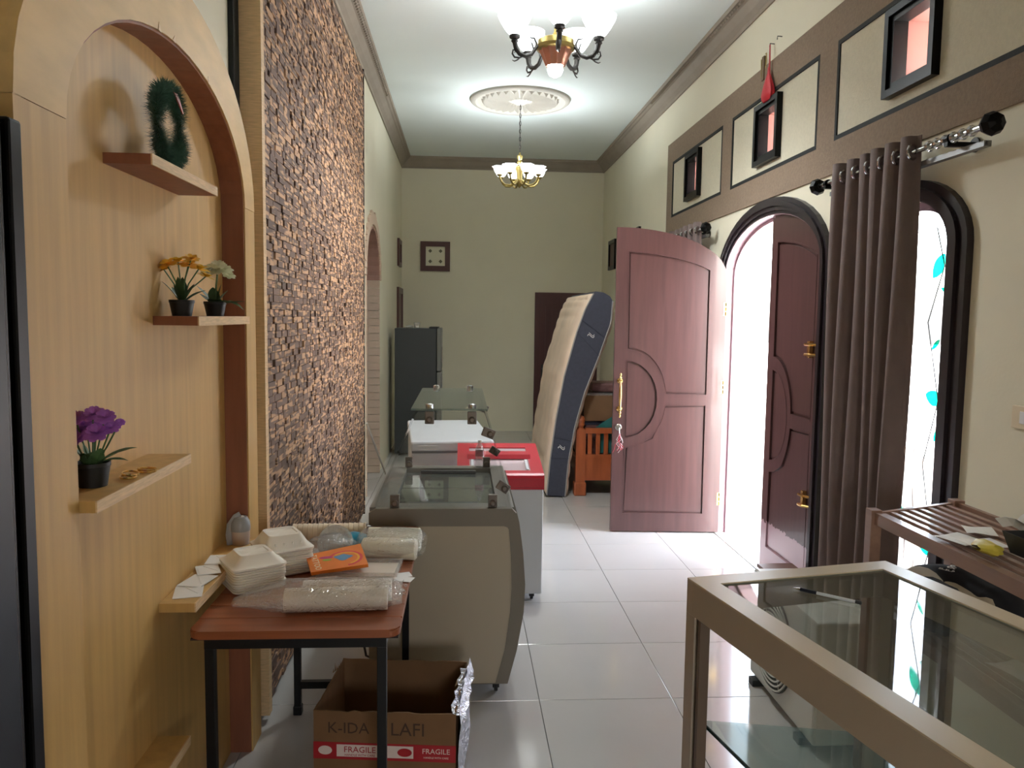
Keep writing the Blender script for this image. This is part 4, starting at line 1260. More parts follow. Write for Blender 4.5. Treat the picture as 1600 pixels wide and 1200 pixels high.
for nm, x, y, rz, nl, z0, lh in (('front', -.715, 2.745, .55, 9, TZ + .007, .040), ('rear', -.655, 2.905, .5, 10, TZ + .007, .052)):
    first_ = None
    w_ = .175 if nm == 'front' else .18
    for k in range(nl):
        loc = (x + random.uniform(-.002, .002), y + random.uniform(-.002, .002), z0 + k * .0082)
        if first_ is None:
            q = tray_mesh(w_, w_, 0, False)
            first_ = build('foam_tray', q, white, world=False, smooth=True, label='white foam tray nested in the %s stack of takeout boxes on the table' % nm, cat='tray', group='foam trays in the %s stack' % nm)
            o = first_
        else:
            o = first_.copy(); COL.objects.link(o)
        ordn = ('lowest', 'second lowest', 'third lowest', 'fourth lowest', 'fifth from the bottom', 'sixth from the bottom', 'seventh from the bottom', 'eighth from the bottom', 'ninth from the bottom', 'tenth from the bottom')[k]
        o['label'] = 'white foam tray, %s of the %s takeout stack on the table' % (ordn, nm)
        o.location = loc; o.rotation_euler = (0, 0, rz + random.uniform(-.02, .02))
    zt_ = z0 + nl * .0082
    tt = thing('takeout_box', 'white foam takeout box lid on top of the %s stack' % nm, 'box', (x, y, zt_), rz)
    q = tray_mesh(w_ + .006, w_ + .006, lh, True); build('lid', q, white, tt, world=False, smooth=True)
    q = MB(); q.box((-.02, -w_ / 2 - .006, .001), (.02, -w_ / 2 + .004, .006), bev=.001); build('clasp_tab', q, white, tt, world=False)
    if nm == 'rear':
        for k in range(4):
            q = MB(); xx = -.045 + .03 * k; q.box((xx, -w_ / 2 + .014, .012), (xx + .006, -w_ / 2 + .034, .030), bev=.001)
            build('rib', q, white, tt, world=False)

# long cup stacks in a clear bag
pk = thing('cup_pack', 'two long white paper cup stacks in a clear bag at the table front edge', 'pack', (-.42, 2.53, TZ), .05)
for k, (yy, x0, x1, zc, r_) in enumerate(((-.035, -.135, .175, .040, .037), (.038, -.09, .185, .040, .036))):
    q = MB(); pr_ = []
    n = 16
    rows = []
    for i in range(n + 1):
        x = x0 + (x1 - x0) * i / n
        for rr_ in ((r_ * (.985 if i else .93)), r_):
            rows.append([Vector((x + (.001 if rr_ == r_ else 0), yy + rr_ * math.cos(t), zc + rr_ * math.sin(t))) for t in [2 * PI * j / 14 for j in range(14)]])
    vs = q.grid(rows, closed_v=True); q.bm.faces.new(vs[0]); q.bm.faces.new(vs[-1])
    build('cup_stack', q, mat('cup_white', S(232, 220, 204), .6), pk, world=False, smooth=True)
def crumple(rows_def, amp, seed, n=26):
    rows = []
    for i, (x, yc, zc, ry_, rz_) in enumerate(rows_def):
        row = []
        for j in range(n):
            t = 2 * PI * j / n
            k = 1 + amp * noise.noise((math.cos(t) * 2.5 + seed, math.sin(t) * 2.5, i * .9 + seed)) * 2
            row.append(Vector((x + .004 * noise.noise((t, i, seed)), yc + ry_ * k * math.cos(t), max(.0008, zc + rz_ * k * math.sin(t)))))
        rows.append(row)
    return rows
q = MB(); rd_ = []
for i in range(30):
    x = -.30 + .52 * i / 29
    e = min(1, max(0, (x + .30) / .16)); e2 = min(1, max(0.25, (.22 - x) / .05))
    rd_.append((x, .0 + .02 * (1 - e), .02 + .024 * e, (.030 + .054 * e) * (.6 + .4 * e2), (.010 + .036 * e) * (.5 + .5 * e2)))
q.grid(crumple(rd_, .07, 3.1), closed_v=True); build('plastic_bag', q, plastic, pk, world=False, smooth=True)
for k in range(26):
    q = MB() if k == 0 else q
    a = Vector((.20, 0, .03)) + Vector((random.uniform(-.01, .03), random.uniform(-.07, .07), random.uniform(-.02, .03)))
    ps = [a + Vector((random.uniform(-.015, .02), random.uniform(-.02, .02), random.uniform(-.01, .015))) for _ in range(3)]
    q.bm.faces.new([q.bm.verts.new(p) for p in ps])
build('crumpled_end', q, plastic, pk, world=False)

# white plastic tray / scale under the booklet
sc_ = thing('kitchen_scale', 'flat white and clear scale tray sticking out from under the orange card pack', 'scale', (-.36, 2.83, TZ), -.05)
q = MB(); q.box((-.15, -.07, .0005), (.12, .09, .022), bev=.005); build('base', q, mat('offwhite_plastic', S(214, 204, 190), .4), sc_, world=False)
q = MB(); q.ring([(-.155, -.075), (.13, -.075), (.13, .095), (-.155, .095)], [(-.145, -.065), (.12, -.065), (.12, .085), (-.145, .085)], FZ, .0225, .034); build('clear_rim', q, plastic, sc_, world=False)
# orange card pack
cp = thing('card_pack', 'orange printed card pack with white lettering and rainbow, tilted on the table heap', 'pack', (-.445, 2.845, TZ + .05))
cp.rotation_euler = (R(8), R(-3), R(4))
Pq = [(-.12, .055), (-.085, -.085), (.105, -.055), (.07, .12)]
q = MB(); q.prism(Pq, FZ, -.006, .006); build('sleeve', q, mat('orange_card', S(232, 130, 44), .4, var=.08, vscale=14), cp, world=False)
def card_shape(poly, m, z, nm='print'):
    q = MB(); q.prism(poly, FZ, .006, .006 + z); build(nm, q, m, cp, world=False)
arcp = lambda cx_, cy_, r0, r1, a0, a1: [(cx_ + r0 * math.cos(a0 + (a1 - a0) * i / 12), cy_ + r0 * math.sin(a0 + (a1 - a0) * i / 12)) for i in range(13)] + [(cx_ + r1 * math.cos(a1 + (a0 - a1) * i / 12), cy_ + r1 * math.sin(a1 + (a0 - a1) * i / 12)) for i in range(13)]
card_shape(arcp(.022, .005, .062, .052, -1.3, 2.7), mat('print_pink', S(222, 70, 80), .5), .0004, 'rainbow_arc')
card_shape(arcp(.022, .005, .052, .044, -1.1, 2.5), mat('print_yellow', S(244, 180, 60), .5), .0005, 'rainbow_arc')
card_shape([(.015 + .030 * math.cos(t) * (1 + .25 * math.sin(3 * t)), .015 + .022 * math.sin(t) * (1 + .2 * math.cos(4 * t))) for t in [2 * PI * i / 20 for i in range(20)]], mat('print_blue', S(96, 150, 196), .5), .0006, 'blue_figure')
card_shape([(-.045 + .024 * math.cos(t), .022 + .009 * math.sin(t)) for t in [2 * PI * i / 14 for i in range(14)]], mat('print_magenta', S(196, 60, 130), .5), .0006, 'pink_blob')
card_shape([(-.04 + .016 * math.cos(t), .002 + .007 * math.sin(t)) for t in [2 * PI * i / 14 for i in range(14)]], mat('print_green', S(150, 190, 70), .5), .0006, 'green_blob')
text('lettering', 'TATTOO', .030, mat('print_white', S(246, 232, 200), .5), cp, cp.matrix_basis @ Matrix.Translation((-.077, -.012, .0066)) @ Matrix.Rotation(R(-75), 4, 'Z'))
# items further back on the table
q = MB(); vs = []
for k, (dx, dy) in enumerate(((-.1, -.05), (.10, -.07), (.09, .08), (-.08, .09))): vs.append((-.60 + .0 + dx * 1.0, 3.06 + dy * 1.1))
q.prism(vs, FZ, TZ + .0005, TZ + .0035); gp = build('printed_paper', q, mat('grey_printed_paper', S(160, 158, 160), .6), label='grey printed paper with red marks lying beside the rear foam stack', cat='paper')
for (dx, dy, r_) in ((.055, .05, .014), (.06, .0, .010), (.045, -.03, .006)):
    q = MB(); q.prism([(-.60 + dx + r_ * math.cos(t) * 1.2, 3.06 + dy + r_ * math.sin(t) * (1 + .4 * math.cos(3 * t))) for t in [2 * PI * i / 12 for i in range(12)]], FZ, TZ + .0035, TZ + .004)
    build('red_mark', q, mat('print_red', S(160, 44, 40), .6), gp)
ct = thing('round_tub', 'clear round plastic tub with lid lying inside a clear bag behind the orange pack', 'tub', (-.50, 3.05, TZ))
Mt = Matrix.Rotation(R(55), 4, 'X')
q = MB(); q.lathe([(.045, -.03), (.058, .0), (.064, .012), (.066, .014), (.060, .016), (.055, .006), (.042, -.026)], (-.49, 3.06, TZ + .052), 28, Mt, cap=True); build('tub', q, plastic, ct, smooth=True)
q = MB(); q.lathe([(.0, .018), (.03, .016), (.05, .018), (.066, .018), (.067, .014)], (-.49, 3.06, TZ + .052), 28, Mt, cap=False); build('lid', q, glassmat('cloudy_plastic', (.85, .86, .86, 1), refl=2, base=.35, basecol=S(200, 205, 205)), ct, smooth=True)
q = MB(); q.grid(crumple([(-.60 + .02 * i, 3.04, TZ + .035, .01 + .075 * math.sin(PI * min(1, (i + 1) / 12)), .008 + .05 * math.sin(PI * min(1, (i + 1) / 12))) for i in range(12)], .15, 8.0), closed_v=True); build('clear_bag', q, plastic, ct, smooth=True)
bp = thing('blue_packet', 'bright blue plastic packet beside the white roll bag on the table', 'packet', (-.415, 3.14, TZ))
q = MB(); q.grid(crumple([(-.48, 3.13, TZ + .045, .012, .008), (-.465, 3.13, TZ + .05, .03, .02), (-.43, 3.12, TZ + .045, .045, .032), (-.40, 3.12, TZ + .045, .045, .028), (-.375, 3.12, TZ + .05, .035, .012), (-.36, 3.12, TZ + .055, .03, .004)], .06, 1.0), closed_v=True); build('packet', q, mat('cyan_blue_plastic', S(30, 140, 170), .3), bp, smooth=True)
q = MB(); q.grid(crumple([(-.50, 3.13, TZ + .05, .026, .02), (-.485, 3.13, TZ + .05, .03, .022), (-.465, 3.13, TZ + .05, .032, .026), (-.45, 3.125, TZ + .048, .034, .028)], .12, 2.0), closed_v=True); build('clear_neck', q, plastic, bp, smooth=True)
b2 = thing('roll_bag', 'plump clear bag with two white rolls, rightmost on the table', 'bag', (-.28, 3.07, TZ), -.1)
for k, (yy, z, r_) in enumerate(((-.055, .042, .040), (.045, .05, .045))):
    q = MB(); q.grid(crumple([(-.10, yy, z, r_ * .8, r_ * .8), (-.095, yy, z, r_, r_), (-.03, yy, z, r_, r_), (.04, yy, z, r_, r_), (.10, yy, z, r_, r_), (.105, yy, z, r_ * .8, r_ * .8)], .03, 5.0 + k), closed_v=True)
    vs = list(q.bm.verts); q.bm.faces.new(vs[:26]); q.bm.faces.new(vs[-26:])
    build('white_roll', q, mat('cream_roll', S(226, 222, 200), .55), b2, world=False, smooth=True)
q = MB(); q.grid(crumple([(-.125, .0, .05, .06, .03), (-.11, .0, .05, .10, .045), (-.03, .0, .052, .108, .05), (.04, .0, .052, .108, .05), (.105, .0, .05, .10, .045), (.125, .0, .045, .085, .03)], .05, 6.0), closed_v=True); build('bag_film', q, plastic, b2, world=False, smooth=True)
cs = thing('cup_stack', 'long cream paper cup stack lying at the back of the table', 'cups', (-.55, 3.26, TZ), .06)
q = MB(); rows = []
for i in range(15):
    x = -.14 + .02 * i
    for rr_ in (.034, .037): rows.append([Vector((x + (.002 if rr_ > .035 else 0), rr_ * math.cos(t), .038 + rr_ * math.sin(t))) for t in [2 * PI * j / 16 for j in range(16)]])
vs = q.grid(rows, closed_v=True); q.bm.faces.new(vs[0]); q.bm.faces.new(vs[-1]); build('cups', q, mat('cream_cup', S(222, 204, 176), .6), cs, world=False, smooth=True)
q = MB(); q.lathe([(.030, -.002), (.037, 0), (.037, .003), (.030, .004)], (.146, 0, .038), 20, Matrix.Rotation(PI / 2, 4, 'Y'), cap=False); build('rolled_rim', q, mat('cream_cup', 0), cs, world=False, smooth=True)
# printed label scale and cards at the right edge
q = MB(); q.box((-.27, 3.22, TZ + .0005), (-.195, 3.36, TZ + .016), bev=.003); wc = build('small_case', q, mat('grey_white_case', S(190, 192, 190), .5), label='small grey and white case at the right back edge of the table', cat='case')
q = MB(); q.box((-.215, 3.24, TZ + .016), (-.200, 3.34, TZ + .018)); build('dark_window', q, black, wc)
for k, (x, y, a) in enumerate(((-.235, 2.83, .3), (-.225, 2.79, -.3))):
    q = MB(); q.box((-.045, -.025, 0), (.045, .025, .0012), M=tmat(x, y, TZ + .0006 + k * .0016, a)); build('card', q, paper, label=('upper' if k else 'lower') + ' white card sticking out to the right of the scale tray', cat='card')
# crumpled clear plastic and packets along the back edge
for k, (x, y, sx_, nm) in enumerate(((-.60, 3.42, .07, 'crumpled clear plastic bag at the back left of the table'), (-.47, 3.42, .075, 'flattened clear plastic bag at the back of the table by the freezer'))):
    q = MB(); q.grid(crumple([(x - sx_ + sx_ * 2 * i / 9, y, TZ + .014, .006 + .04 * math.sin(PI * (i + .5) / 10), .004 + .012 * math.sin(PI * (i + .5) / 10)) for i in range(10)], .3, 11 + k), closed_v=True)
    build('plastic_bag', q, plastic, smooth=True, label=nm, cat='bag')
q = MB(); q.prism([(-.73, 3.30), (-.62, 3.27), (-.60, 3.33), (-.70, 3.38)], FZ, TZ + .001, TZ + .02); build('orange_packet', q, mat('bright_orange', S(240, 90, 30), .4), label='bright orange packet peeping out behind the rear foam stack', cat='packet')
q = MB(); q.prism([(-.74, 3.43), (-.66, 3.40), (-.65, 3.44), (-.72, 3.48)], FZ, TZ + .001, TZ + .008); build('yellow_wrapper', q, mat('yellow_red_wrapper', S(226, 170, 60), .4, col2=S(190, 60, 50), vscale=30, sharp=True), label='small yellow and red wrapper at the back left table corner', cat='wrapper')

for o in set(COL.objects) - BEFORE:          # the heap sits a little nearer than first laid out
    if o.parent is None: o.location = Vector(o.location) + Vector((.017, -.105, 0))

# things on the bottom niche shelf
for k, (x, y, a, s_) in enumerate(((-.832, 2.41, .25, 1.15), (-.834, 2.50, -.2, 1.1), (-.834, 2.60, .4, 1.0), (-.83, 2.70, .1, 1.0))):
    q = MB()
    q.box((-.036 * s_, -.05 * s_, 0), (.036 * s_, .05 * s_, .002), M=tmat(x, y, .8455 + k * .003, a))
    q.box((-.030 * s_, -.045 * s_, .002), (.034 * s_, .02 * s_, .004), M=tmat(x, y, .8455 + k * .003, a, .04))
    q.box((.005, -.04, .004), (.008, .03, .0055), M=tmat(x, y, .8455 + k * .003, a + .6, .04))
    build('folded_paper', q, paper, label=('folded white paper napkin nearest on the bottom niche shelf', 'second folded white napkin on the bottom niche shelf', 'third folded white napkin on the bottom niche shelf', 'furthest white napkin on the bottom niche shelf')[k], cat='napkin')
mg = thing('plastic_dispenser', 'grey and white rounded plastic dispenser with open top on the bottom niche shelf', 'dispenser', (-.815, 2.92, .845), .3)
q = MB(); q.lathe([(.030, .0005), (.032, .02), (.034, .055), (.033, .075), (.026, .095), (.012, .105), (.0, .107)], (0, 0, 0), 20); build('body', q, mat('pinkish_grey_plastic', S(186, 170, 158), .4), mg, world=False, smooth=True)
q = MB(); q.lathe([(.0345, .052), (.036, .06), (.034, .085), (.024, .103), (.018, .104), (.018, .10)], (0, 0, 0), 20, cap=False); build('grey_cap', q, mat('mid_grey_plastic', S(150, 150, 150), .35), mg, world=False, smooth=True)
q = MB(); q.tube([(-.036, -.004, .002), (-.040, -.004, .04), (-.036, -.004, .075), (-.015, -.004, .105), (.0, -.004, .112)], .006, 7, flat=2.2); build('handle', q, mat('mid_grey_plastic', 0), mg, world=False, smooth=True)

# ------------------------------------------------------------------ cardboard box under the table
cbx = thing('cardboard_box', 'open brown cardboard box with red fragile tape and silver foil, under the table', 'box', (-.235, 2.81, 0), -.10)
W2, D2, HB, T_ = .245, .205, .345, .006
def wall_jag(p0, p1, z0, tops, nm, m=cardb):
    q = MB(); p0, p1 = Vector(p0), Vector(p1); d = (p1 - p0); n = Vector((-d.y, d.x)).normalized() * T_
    N = len(tops) - 1
    rows = []
    for i, zt_ in enumerate(tops):
        p = p0 + d * (i / N)
        rows.append([Vector((p.x, p.y, z0)), Vector((p.x, p.y, zt_)), Vector((p.x + n.x, p.y + n.y, zt_)), Vector((p.x + n.x, p.y + n.y, z0))])
    vs = q.grid(rows, closed_v=True); q.bm.faces.new(vs[0]); q.bm.faces.new(vs[-1])
    return build(nm, q, m, cbx, world=False)
jag = lambda n, z, a: [z + random.uniform(-a, a) for _ in range(n)]
fp = wall_jag((-W2, -D2), (W2, -D2), .002, jag(22, HB, .004), 'front_panel')
wall_jag((W2, -D2 + .007), (W2, D2 - .007), .002, [HB + .005 * math.sin(i) - (.05 if 8 < i < 13 else 0) for i in range(20)], 'right_panel')
wall_jag((W2, D2), (-W2, D2), .002, jag(16, HB + .004, .003), 'rear_panel')
wall_jag((-W2, D2 - .007), (-W2, -D2 + .007), .002, jag(16, HB, .003), 'left_panel')
q = MB(); q.box((-W2 + .004, -D2 + .004, .002), (W2 - .004, D2 - .004, .008)); build('bottom_panel', q, cardb, cbx, world=False)
tp = mat('red_fragile_tape', S(176, 34, 44), .35)
q = MB(); q.box((-W2 - .001, -D2 - .0012, .175), (W2 + .001, -D2 - .0002, .235)); tpo = build('fragile_tape', q, tp, fp, world=False, label='red packing tape with white FRAGILE lettering')
TW = mat('tape_white', S(232, 214, 206), .5)
BM_ = cbx.matrix_basis
def on_front(x, z, off): return BM_ @ frameM((x, -D2 - off, z), (1, 0, 0), (0, 0, 1))
q = MB(); q.box((-.165, -D2 - .0017, .185), (.10, -D2 - .0013, .228)); q.box((.0, 0, 0), (.0001, .0001, .0001)); build('white_print', q, TW, fp, world=False)
for x in (-.205, ):
    q = MB(); q.prism([(x + .024 * math.cos(t), .206 + .016 * math.sin(t)) for t in [2 * PI * i / 20 for i in range(20)]], FY, -D2 - .0017, -D2 - .0013); build('white_oval', q, TW, fp, world=False)
q = MB(); q.prism([(.070 + .025 * math.cos(t), .206 + .015 * math.sin(t)) for t in [2 * PI * i / 20 for i in range(20)]], FY, -D2 - .0024, -D2 - .0018); build('red_oval', q, tp, fp, world=False)
text('fragile_print', 'FRAGILE', .030, tp, cbx, on_front(-.085, .210, .0020))
text('small_print', 'HANDLE WITH CARE', .011, tp, cbx, on_front(-.085, .191, .0020))
text('fragile_print', 'FRAGILE', .026, TW, cbx, on_front(.178, .212, .0016))
text('small_print', 'HANDLE WITH CARE', .009, TW, cbx, on_front(.178, .19, .0016))
ink = mat('marker_ink', S(78, 56, 42), .8)
text('handwriting', 'K-IDA', .055, ink, cbx, on_front(-.125, .285, .0006), ext=.0003)
text('handwriting', 'LAFI', .065, ink, cbx, on_front(.08, .285, .0006), ext=.0003)
q = MB(); rows = []
for i in range(14):
    y = -D2 + .0 + (2 * D2) * i / 13
    rows.append([Vector((W2 + .010 + .012 * noise.noise((i * .9, j * .7, 3)) + (.014 if j == 5 else 0), y, .03 + .056 * j + .01 * noise.noise((i, j, 0)))) for j in range(7)])
q.grid(rows); build('silver_foil', q, silver, cbx, world=False, label='crinkled silver foil lining')
q = MB(); rows = []
for i in range(8):
    rows.append([Vector((W2 - .012 + .05 * j / 4 - .01 * (i % 2), -D2 + .05 * i, HB + .003 + .016 * abs(noise.noise((i * .8, j * .9, 9))) - .004 * j)) for j in range(5)])
q.grid(rows); build('foil_fold', q, silver, cbx, world=False)
q = MB(); q.prism([(.0, 0), (.03, .005), (.028, .045), (.005, .05)], lambda u, v, d: Vector((W2 - .03 + u * .8, .04 + v, HB - .02 + .02 * u / .03 + d)), 0, .004); build('torn_flap', q, plyedge, cbx, world=False)
q = MB()
for k in range(5):
    q.prism([(-.01 + .012 * k, 0), (.0 + .012 * k, 0), (-.004 + .012 * k, random.uniform(.015, .035))], lambda u, v, d: Vector((-W2 - .012 + u * .3, .11 + u + d, HB - .01 + v)), 0, .003)
build('torn_flap', q, cardb, cbx, world=False)
q = MB(); q.grid(crumple([(-.78 + .02 * i, 2.66 + .01 * math.sin(i), .012, .004 + .03 * math.sin(PI * (i + .5) / 7), .004 + .012 * math.sin(PI * (i + .5) / 7)) for i in range(7)], .35, 21), closed_v=True)
build('plastic_scrap', q, plastic, smooth=True, label='crumpled clear plastic scrap on the floor by the table leg', cat='plastic')
q = MB(); q.tube([(-.46, 3.66, .16), (-.44, 3.62, .10), (-.40, 3.60, .09), (-.36, 3.62, .13)], .006, 6); 
build('power_cable', q, mat('dark_cable', S(60, 56, 52), .5), sh, smooth=True)

# ------------------------------------------------------------------ glass display cabinet
cb2 = thing('display_cabinet', 'taupe-framed display cabinet with a dark glass top, in the right foreground', 'cabinet', (.616, 2.052, 0), R(12.2))
CWd, CL, CH = .645, 1.35, 1.0
F_ = cabp; rw = .063; rh_ = .094
q = MB(); q.ring([(0, 0), (CWd, 0), (CWd, -CL), (0, -CL)], [(rw, -rw), (CWd - rw, -rw), (CWd - rw, -CL + rw), (rw, -CL + rw)], FZ, CH - .004, CH); build('top_frame', q, mat('pale_taupe_laminate', S(196, 178, 150), .35), cb2, world=False)
for nm, lo, hi in (('far_rail', (0, -.03, CH - rh_), (CWd, 0, CH - .0045)), ('near_rail', (0, -CL, CH - rh_), (CWd, -CL + .03, CH - .0045)), ('left_rail', (0, -CL + .031, CH - rh_), (.03, -.031, CH - .0045)), ('right_rail', (CWd - .03, -CL + .031, CH - rh_), (CWd, -.031, CH - .0045))):
    q = MB(); q.box(lo, hi); build(nm, q, F_, cb2, world=False)
q = MB(); q.box((.030, -CL + .031, CH - rh_ - .008), (.042, -.031, CH - rh_ + .012)); build('rail_lip', q, mat('dark_taupe_lip', S(92, 80, 68), .5), cb2, world=False)
for x in (0, CWd - .045):
    for y in (-.045, -CL):
        q = MB(); q.box((x, y, .0), (x + .045, y + .045, CH - rh_ - .0005)); build('post', q, F_, cb2, world=False)
q = MB(); q.box((.010, -.062, .20), (.030, -.0455, CH - rh_ - .002)); build('glass_channel', q, mat('black_channel', S(26, 30, 38), .3), cb2, world=False)
q = MB(); q.box((.002, -.075, .20), (.030, -.0625, CH - rh_ - .002)); build('channel_strip', q, mat('brown_strip', S(104, 86, 72), .5), cb2, world=False)
q = MB(); q.box((.0, -CL, .10), (CWd, 0, .20)); build('plinth', q, F_, cb2, world=False)
q = MB(); q.box((rw - .012, -CL + rw - .012, CH - .012), (CWd - rw + .012, -rw + .012, CH - .005)); build('glass_top', q, glasst, cb2, world=False)
q = MB(); q.ring([(rw - .0, -rw), (CWd - rw, -rw), (CWd - rw, -CL + rw), (rw, -CL + rw)], [(rw + .005, -rw - .005), (CWd - rw - .005, -rw - .005), (CWd - rw - .005, -CL + rw + .005), (rw + .005, -CL + rw + .005)], FZ, CH - .0049, CH - .0035); build('glass_bead', q, mat('grey_green_seal', S(110, 112, 98), .5), cb2, world=False)
q = MB(); q.prism([(.040, -.03), (.60, -.27), (.60, -1.22), (.040, -1.22)], FZ, .60, .607); gs = build('glass_shelf', q, glassg, cb2, world=False)
q = MB(); q.box((.036, -1.22, .599), (.0398, -.03, .608)); build('shelf_edge', q, mat('dark_green_glass_edge', S(20, 52, 48), .15), cb2, world=False)
q = MB(); q.box((CWd - .012, -CL + .05, .21), (CWd - .007, -.05, CH - rh_)); build('side_pane', q, glassmat('smoky_side_glass', (.55, .58, .56, 1), refl=1.5), cb2, world=False)
q = MB(); q.box((.050, -.016, .21), (CWd - .05, -.010, CH - rh_)); build('end_pane', q, glass, cb2, world=False)
# pen on the glass
PEN = (.9325, 1.91, -.739)
pn = thing('pen', 'clear ballpoint pen with black grip lying on the cabinet glass', 'pen', (PEN[0], PEN[1], CH - .005 + .0055), PEN[2])
ax = Matrix.Rotation(PI / 2, 4, 'Y')
q = MB(); q.lathe([(.0042, -.02), (.0042, .075)], (0, 0, 0), 10, ax); build('barrel', q, mat('clear_barrel', S(200, 204, 206), .15), pn, world=False, smooth=True)
q = MB(); q.lathe([(.0048, -.062), (.0052, -.04), (.0048, -.02)], (0, 0, 0), 10, ax); build('grip', q, mat('pen_grip', S(26, 28, 40), .4), pn, world=False, smooth=True)
q = MB(); q.lathe([(.001, -.080), (.002, -.073), (.0045, -.062)], (0, 0, 0), 10, ax); build('tip', q, chrome, pn, world=False, smooth=True)
q = MB(); q.lathe([(.0046, .075), (.0046, .088), (.003, .090)], (0, 0, 0), 10, ax); build('end_plug', q, black, pn, world=False, smooth=True)

# ------------------------------------------------------------------ air conditioner outdoor unit on the floor
ac = thing('air_conditioner_unit', 'white outdoor air conditioner unit with round fan grille, behind the display cabinet', 'air conditioner', (1.53, 3.22, 0))
q = MB(); q.box((1.385, 2.88, .03), (1.66, 3.56, .53), bev=.012); build('casing', q, mat('offwhite_steel', S(214, 212, 204), .4), ac)
q = MB(); q.lathe([(.215, 0), (.215, .004)], (1.383, 3.30, .28), 40, Matrix.Rotation(-PI / 2, 4, 'Y')); build('fan_opening', q, mat('fan_dark', S(70, 70, 68), .7), ac)
for k in range(10):
    r_ = .03 + .0195 * k
    q = MB(); q.tube([(1.374, 3.30 + r_ * math.cos(t), .28 + r_ * math.sin(t)) for t in [2 * PI * i / 40 for i in range(40)]], .0045, 5, closed=True); build('grille_ring', q, mat('offwhite_steel', 0), ac, smooth=True)
for k in range(6):
    a = k * PI / 3; q = MB(); q.tube([(1.377, 3.30, .28), (1.377, 3.30 + .21 * math.cos(a), .28 + .21 * math.sin(a))], .003, 5); build('spoke', q, mat('offwhite_steel', 0), ac)
for yy in (2.95, 3.45):
    q = MB(); q.box((1.36, yy, 0), (1.68, yy + .05, .03)); build('foot', q, blk, ac)

# ------------------------------------------------------------------ slatted rack
rk = thing('slatted_rack', 'brown wooden slatted two-tier rack by the near window, papers on top', 'rack', (1.68, 2.2, 0))
X0, X1, Y1_, Y0_ = 1.52, 1.835, 2.80, 1.75
ZL, ZR2 = 1.0, 1.035
for x, zt_ in ((X0, ZL), (X1 - .0, ZR2)):
    for yy in (Y1_, Y0_):
        q = MB(); q.box((x - .012, yy - .045, 0), (x + .028, yy, zt_ + .008), bev=.002); build('post', q, rackw, rk)
def tier(zl, zr, nm):
    for x, z in ((X0, zl), (X1, zr)):
        q = MB(); q.box((x, Y0_, z - .044), (x + .018, Y1_ - .046, z)); build(nm + '_rail', q, rackw, rk)
    for yy in (Y1_ - .03, Y0_ + .0):
        q = MB(); q.prism([(X0 + .03, zl - .04), (X1 - .012, zr - .04), (X1 - .012, zr - .004), (X0 + .03, zl - .004)], FY, yy, yy + .018); build('end_rail', q, rackw, rk)
    n = 8
    for k in range(n):
        f = (k + .6) / n
        x = X0 + .018 + (X1 - X0 - .03) * f; z = zl + (zr - zl) * f
        q = MB(); q.box((x - .011, Y0_, z - .020), (x + .010, Y1_ - .031, z - .008), bev=.002); build('slat', q, rackw, rk)
tier(ZL, ZR2, 'top'); tier(.66, .68, 'lower')
def ppr(x, y, z, w_, d_, a, label, nm='paper_sheet', m=paper, fold=.0, cat='paper'):
    q = MB(); rows = []
    for i in range(5):
        rows.append([tmat(x, y, z, a) @ Vector((-w_ / 2 + w_ * i / 4, -d_ / 2 + d_ * j / 4, fold * math.sin(i * 1.3 + j * .7) * .5 + fold * .5)) for j in range(5)])
    q.grid(rows); o = build(nm, q, m, label=label, cat=cat)
    md = o.modifiers.new('s', 'SOLIDIFY'); md.thickness = .0008
    return o
zs = lambda x: ZL + (ZR2 - ZL) * (x - X0) / (X1 - X0)
ppr(1.59, 2.36, zs(1.63) - .0, .11, .12, .3, 'white folded receipt nearest the left rail on the rack top', fold=.004)
ppr(1.69, 2.42, zs(1.73), .09, .10, -.4, 'white folded receipt at the back on the rack top', fold=.005)
ppr(1.60, 2.27, zs(1.71) + .004, .12, .09, .1, 'white folded receipt next to the yellow packet', fold=.004)
q = MB(); q.grid(crumple([(1.54 + .01 * i, 2.215, 1.03, .012 + .045 * math.sin(PI * (i + .5) / 8), .004 + .014 * math.sin(PI * (i + .5) / 8)) for i in range(8)], .15, 31), closed_v=True); build('yellow_packet', q, mat('yellow_plastic', S(206, 186, 70), .4), smooth=True, label='crumpled yellow plastic packet beside the black tray on the rack', cat='packet')
bt_ = thing('black_tray', 'black plastic tray with papers standing on the rack top', 'tray', (1.68, 2.08, 1.018))
q = MB(); lo_ = [(1.625, 1.98), (1.755, 1.98), (1.755, 2.185), (1.625, 2.185)]; hi_ = [(1.61, 1.96), (1.77, 1.96), (1.77, 2.205), (1.61, 2.205)]
rows = [[Vector((x, y, 1.024)) for x, y in lo_], [Vector((x, y, 1.085)) for x, y in hi_], [Vector((x + (.004 if x < 1.7 else -.004), y + (.004 if y < 2 else -.004), 1.085)) for x, y in hi_], [Vector((x + (.004 if x < 1.7 else -.004), y + (.004 if y < 2 else -.004), 1.028)) for x, y in lo_]]
vs = q.grid(rows, closed_v=True); q.bm.faces.new(vs[0]); q.bm.faces.new(vs[-1]); build('tray', q, black, bt_)
ppr(1.70, 2.20, 1.075, .13, .14, .2, 'white sheet curling up out of the black tray', fold=.05)
ppr(1.72, 2.10, 1.092, .09, .14, -.3, 'dark grey card lying across the black tray', m=mat('dark_grey_card', S(70, 70, 74), .5), cat='card', fold=.006)
q = MB(); q.box((1.65, 2.025, 1.089), (1.75, 2.055, 1.103), bev=.004); build('red_lighter', q, mat('salmon_red', S(206, 100, 84), .4), label='salmon red stick lying on the black tray edge', cat='lighter')
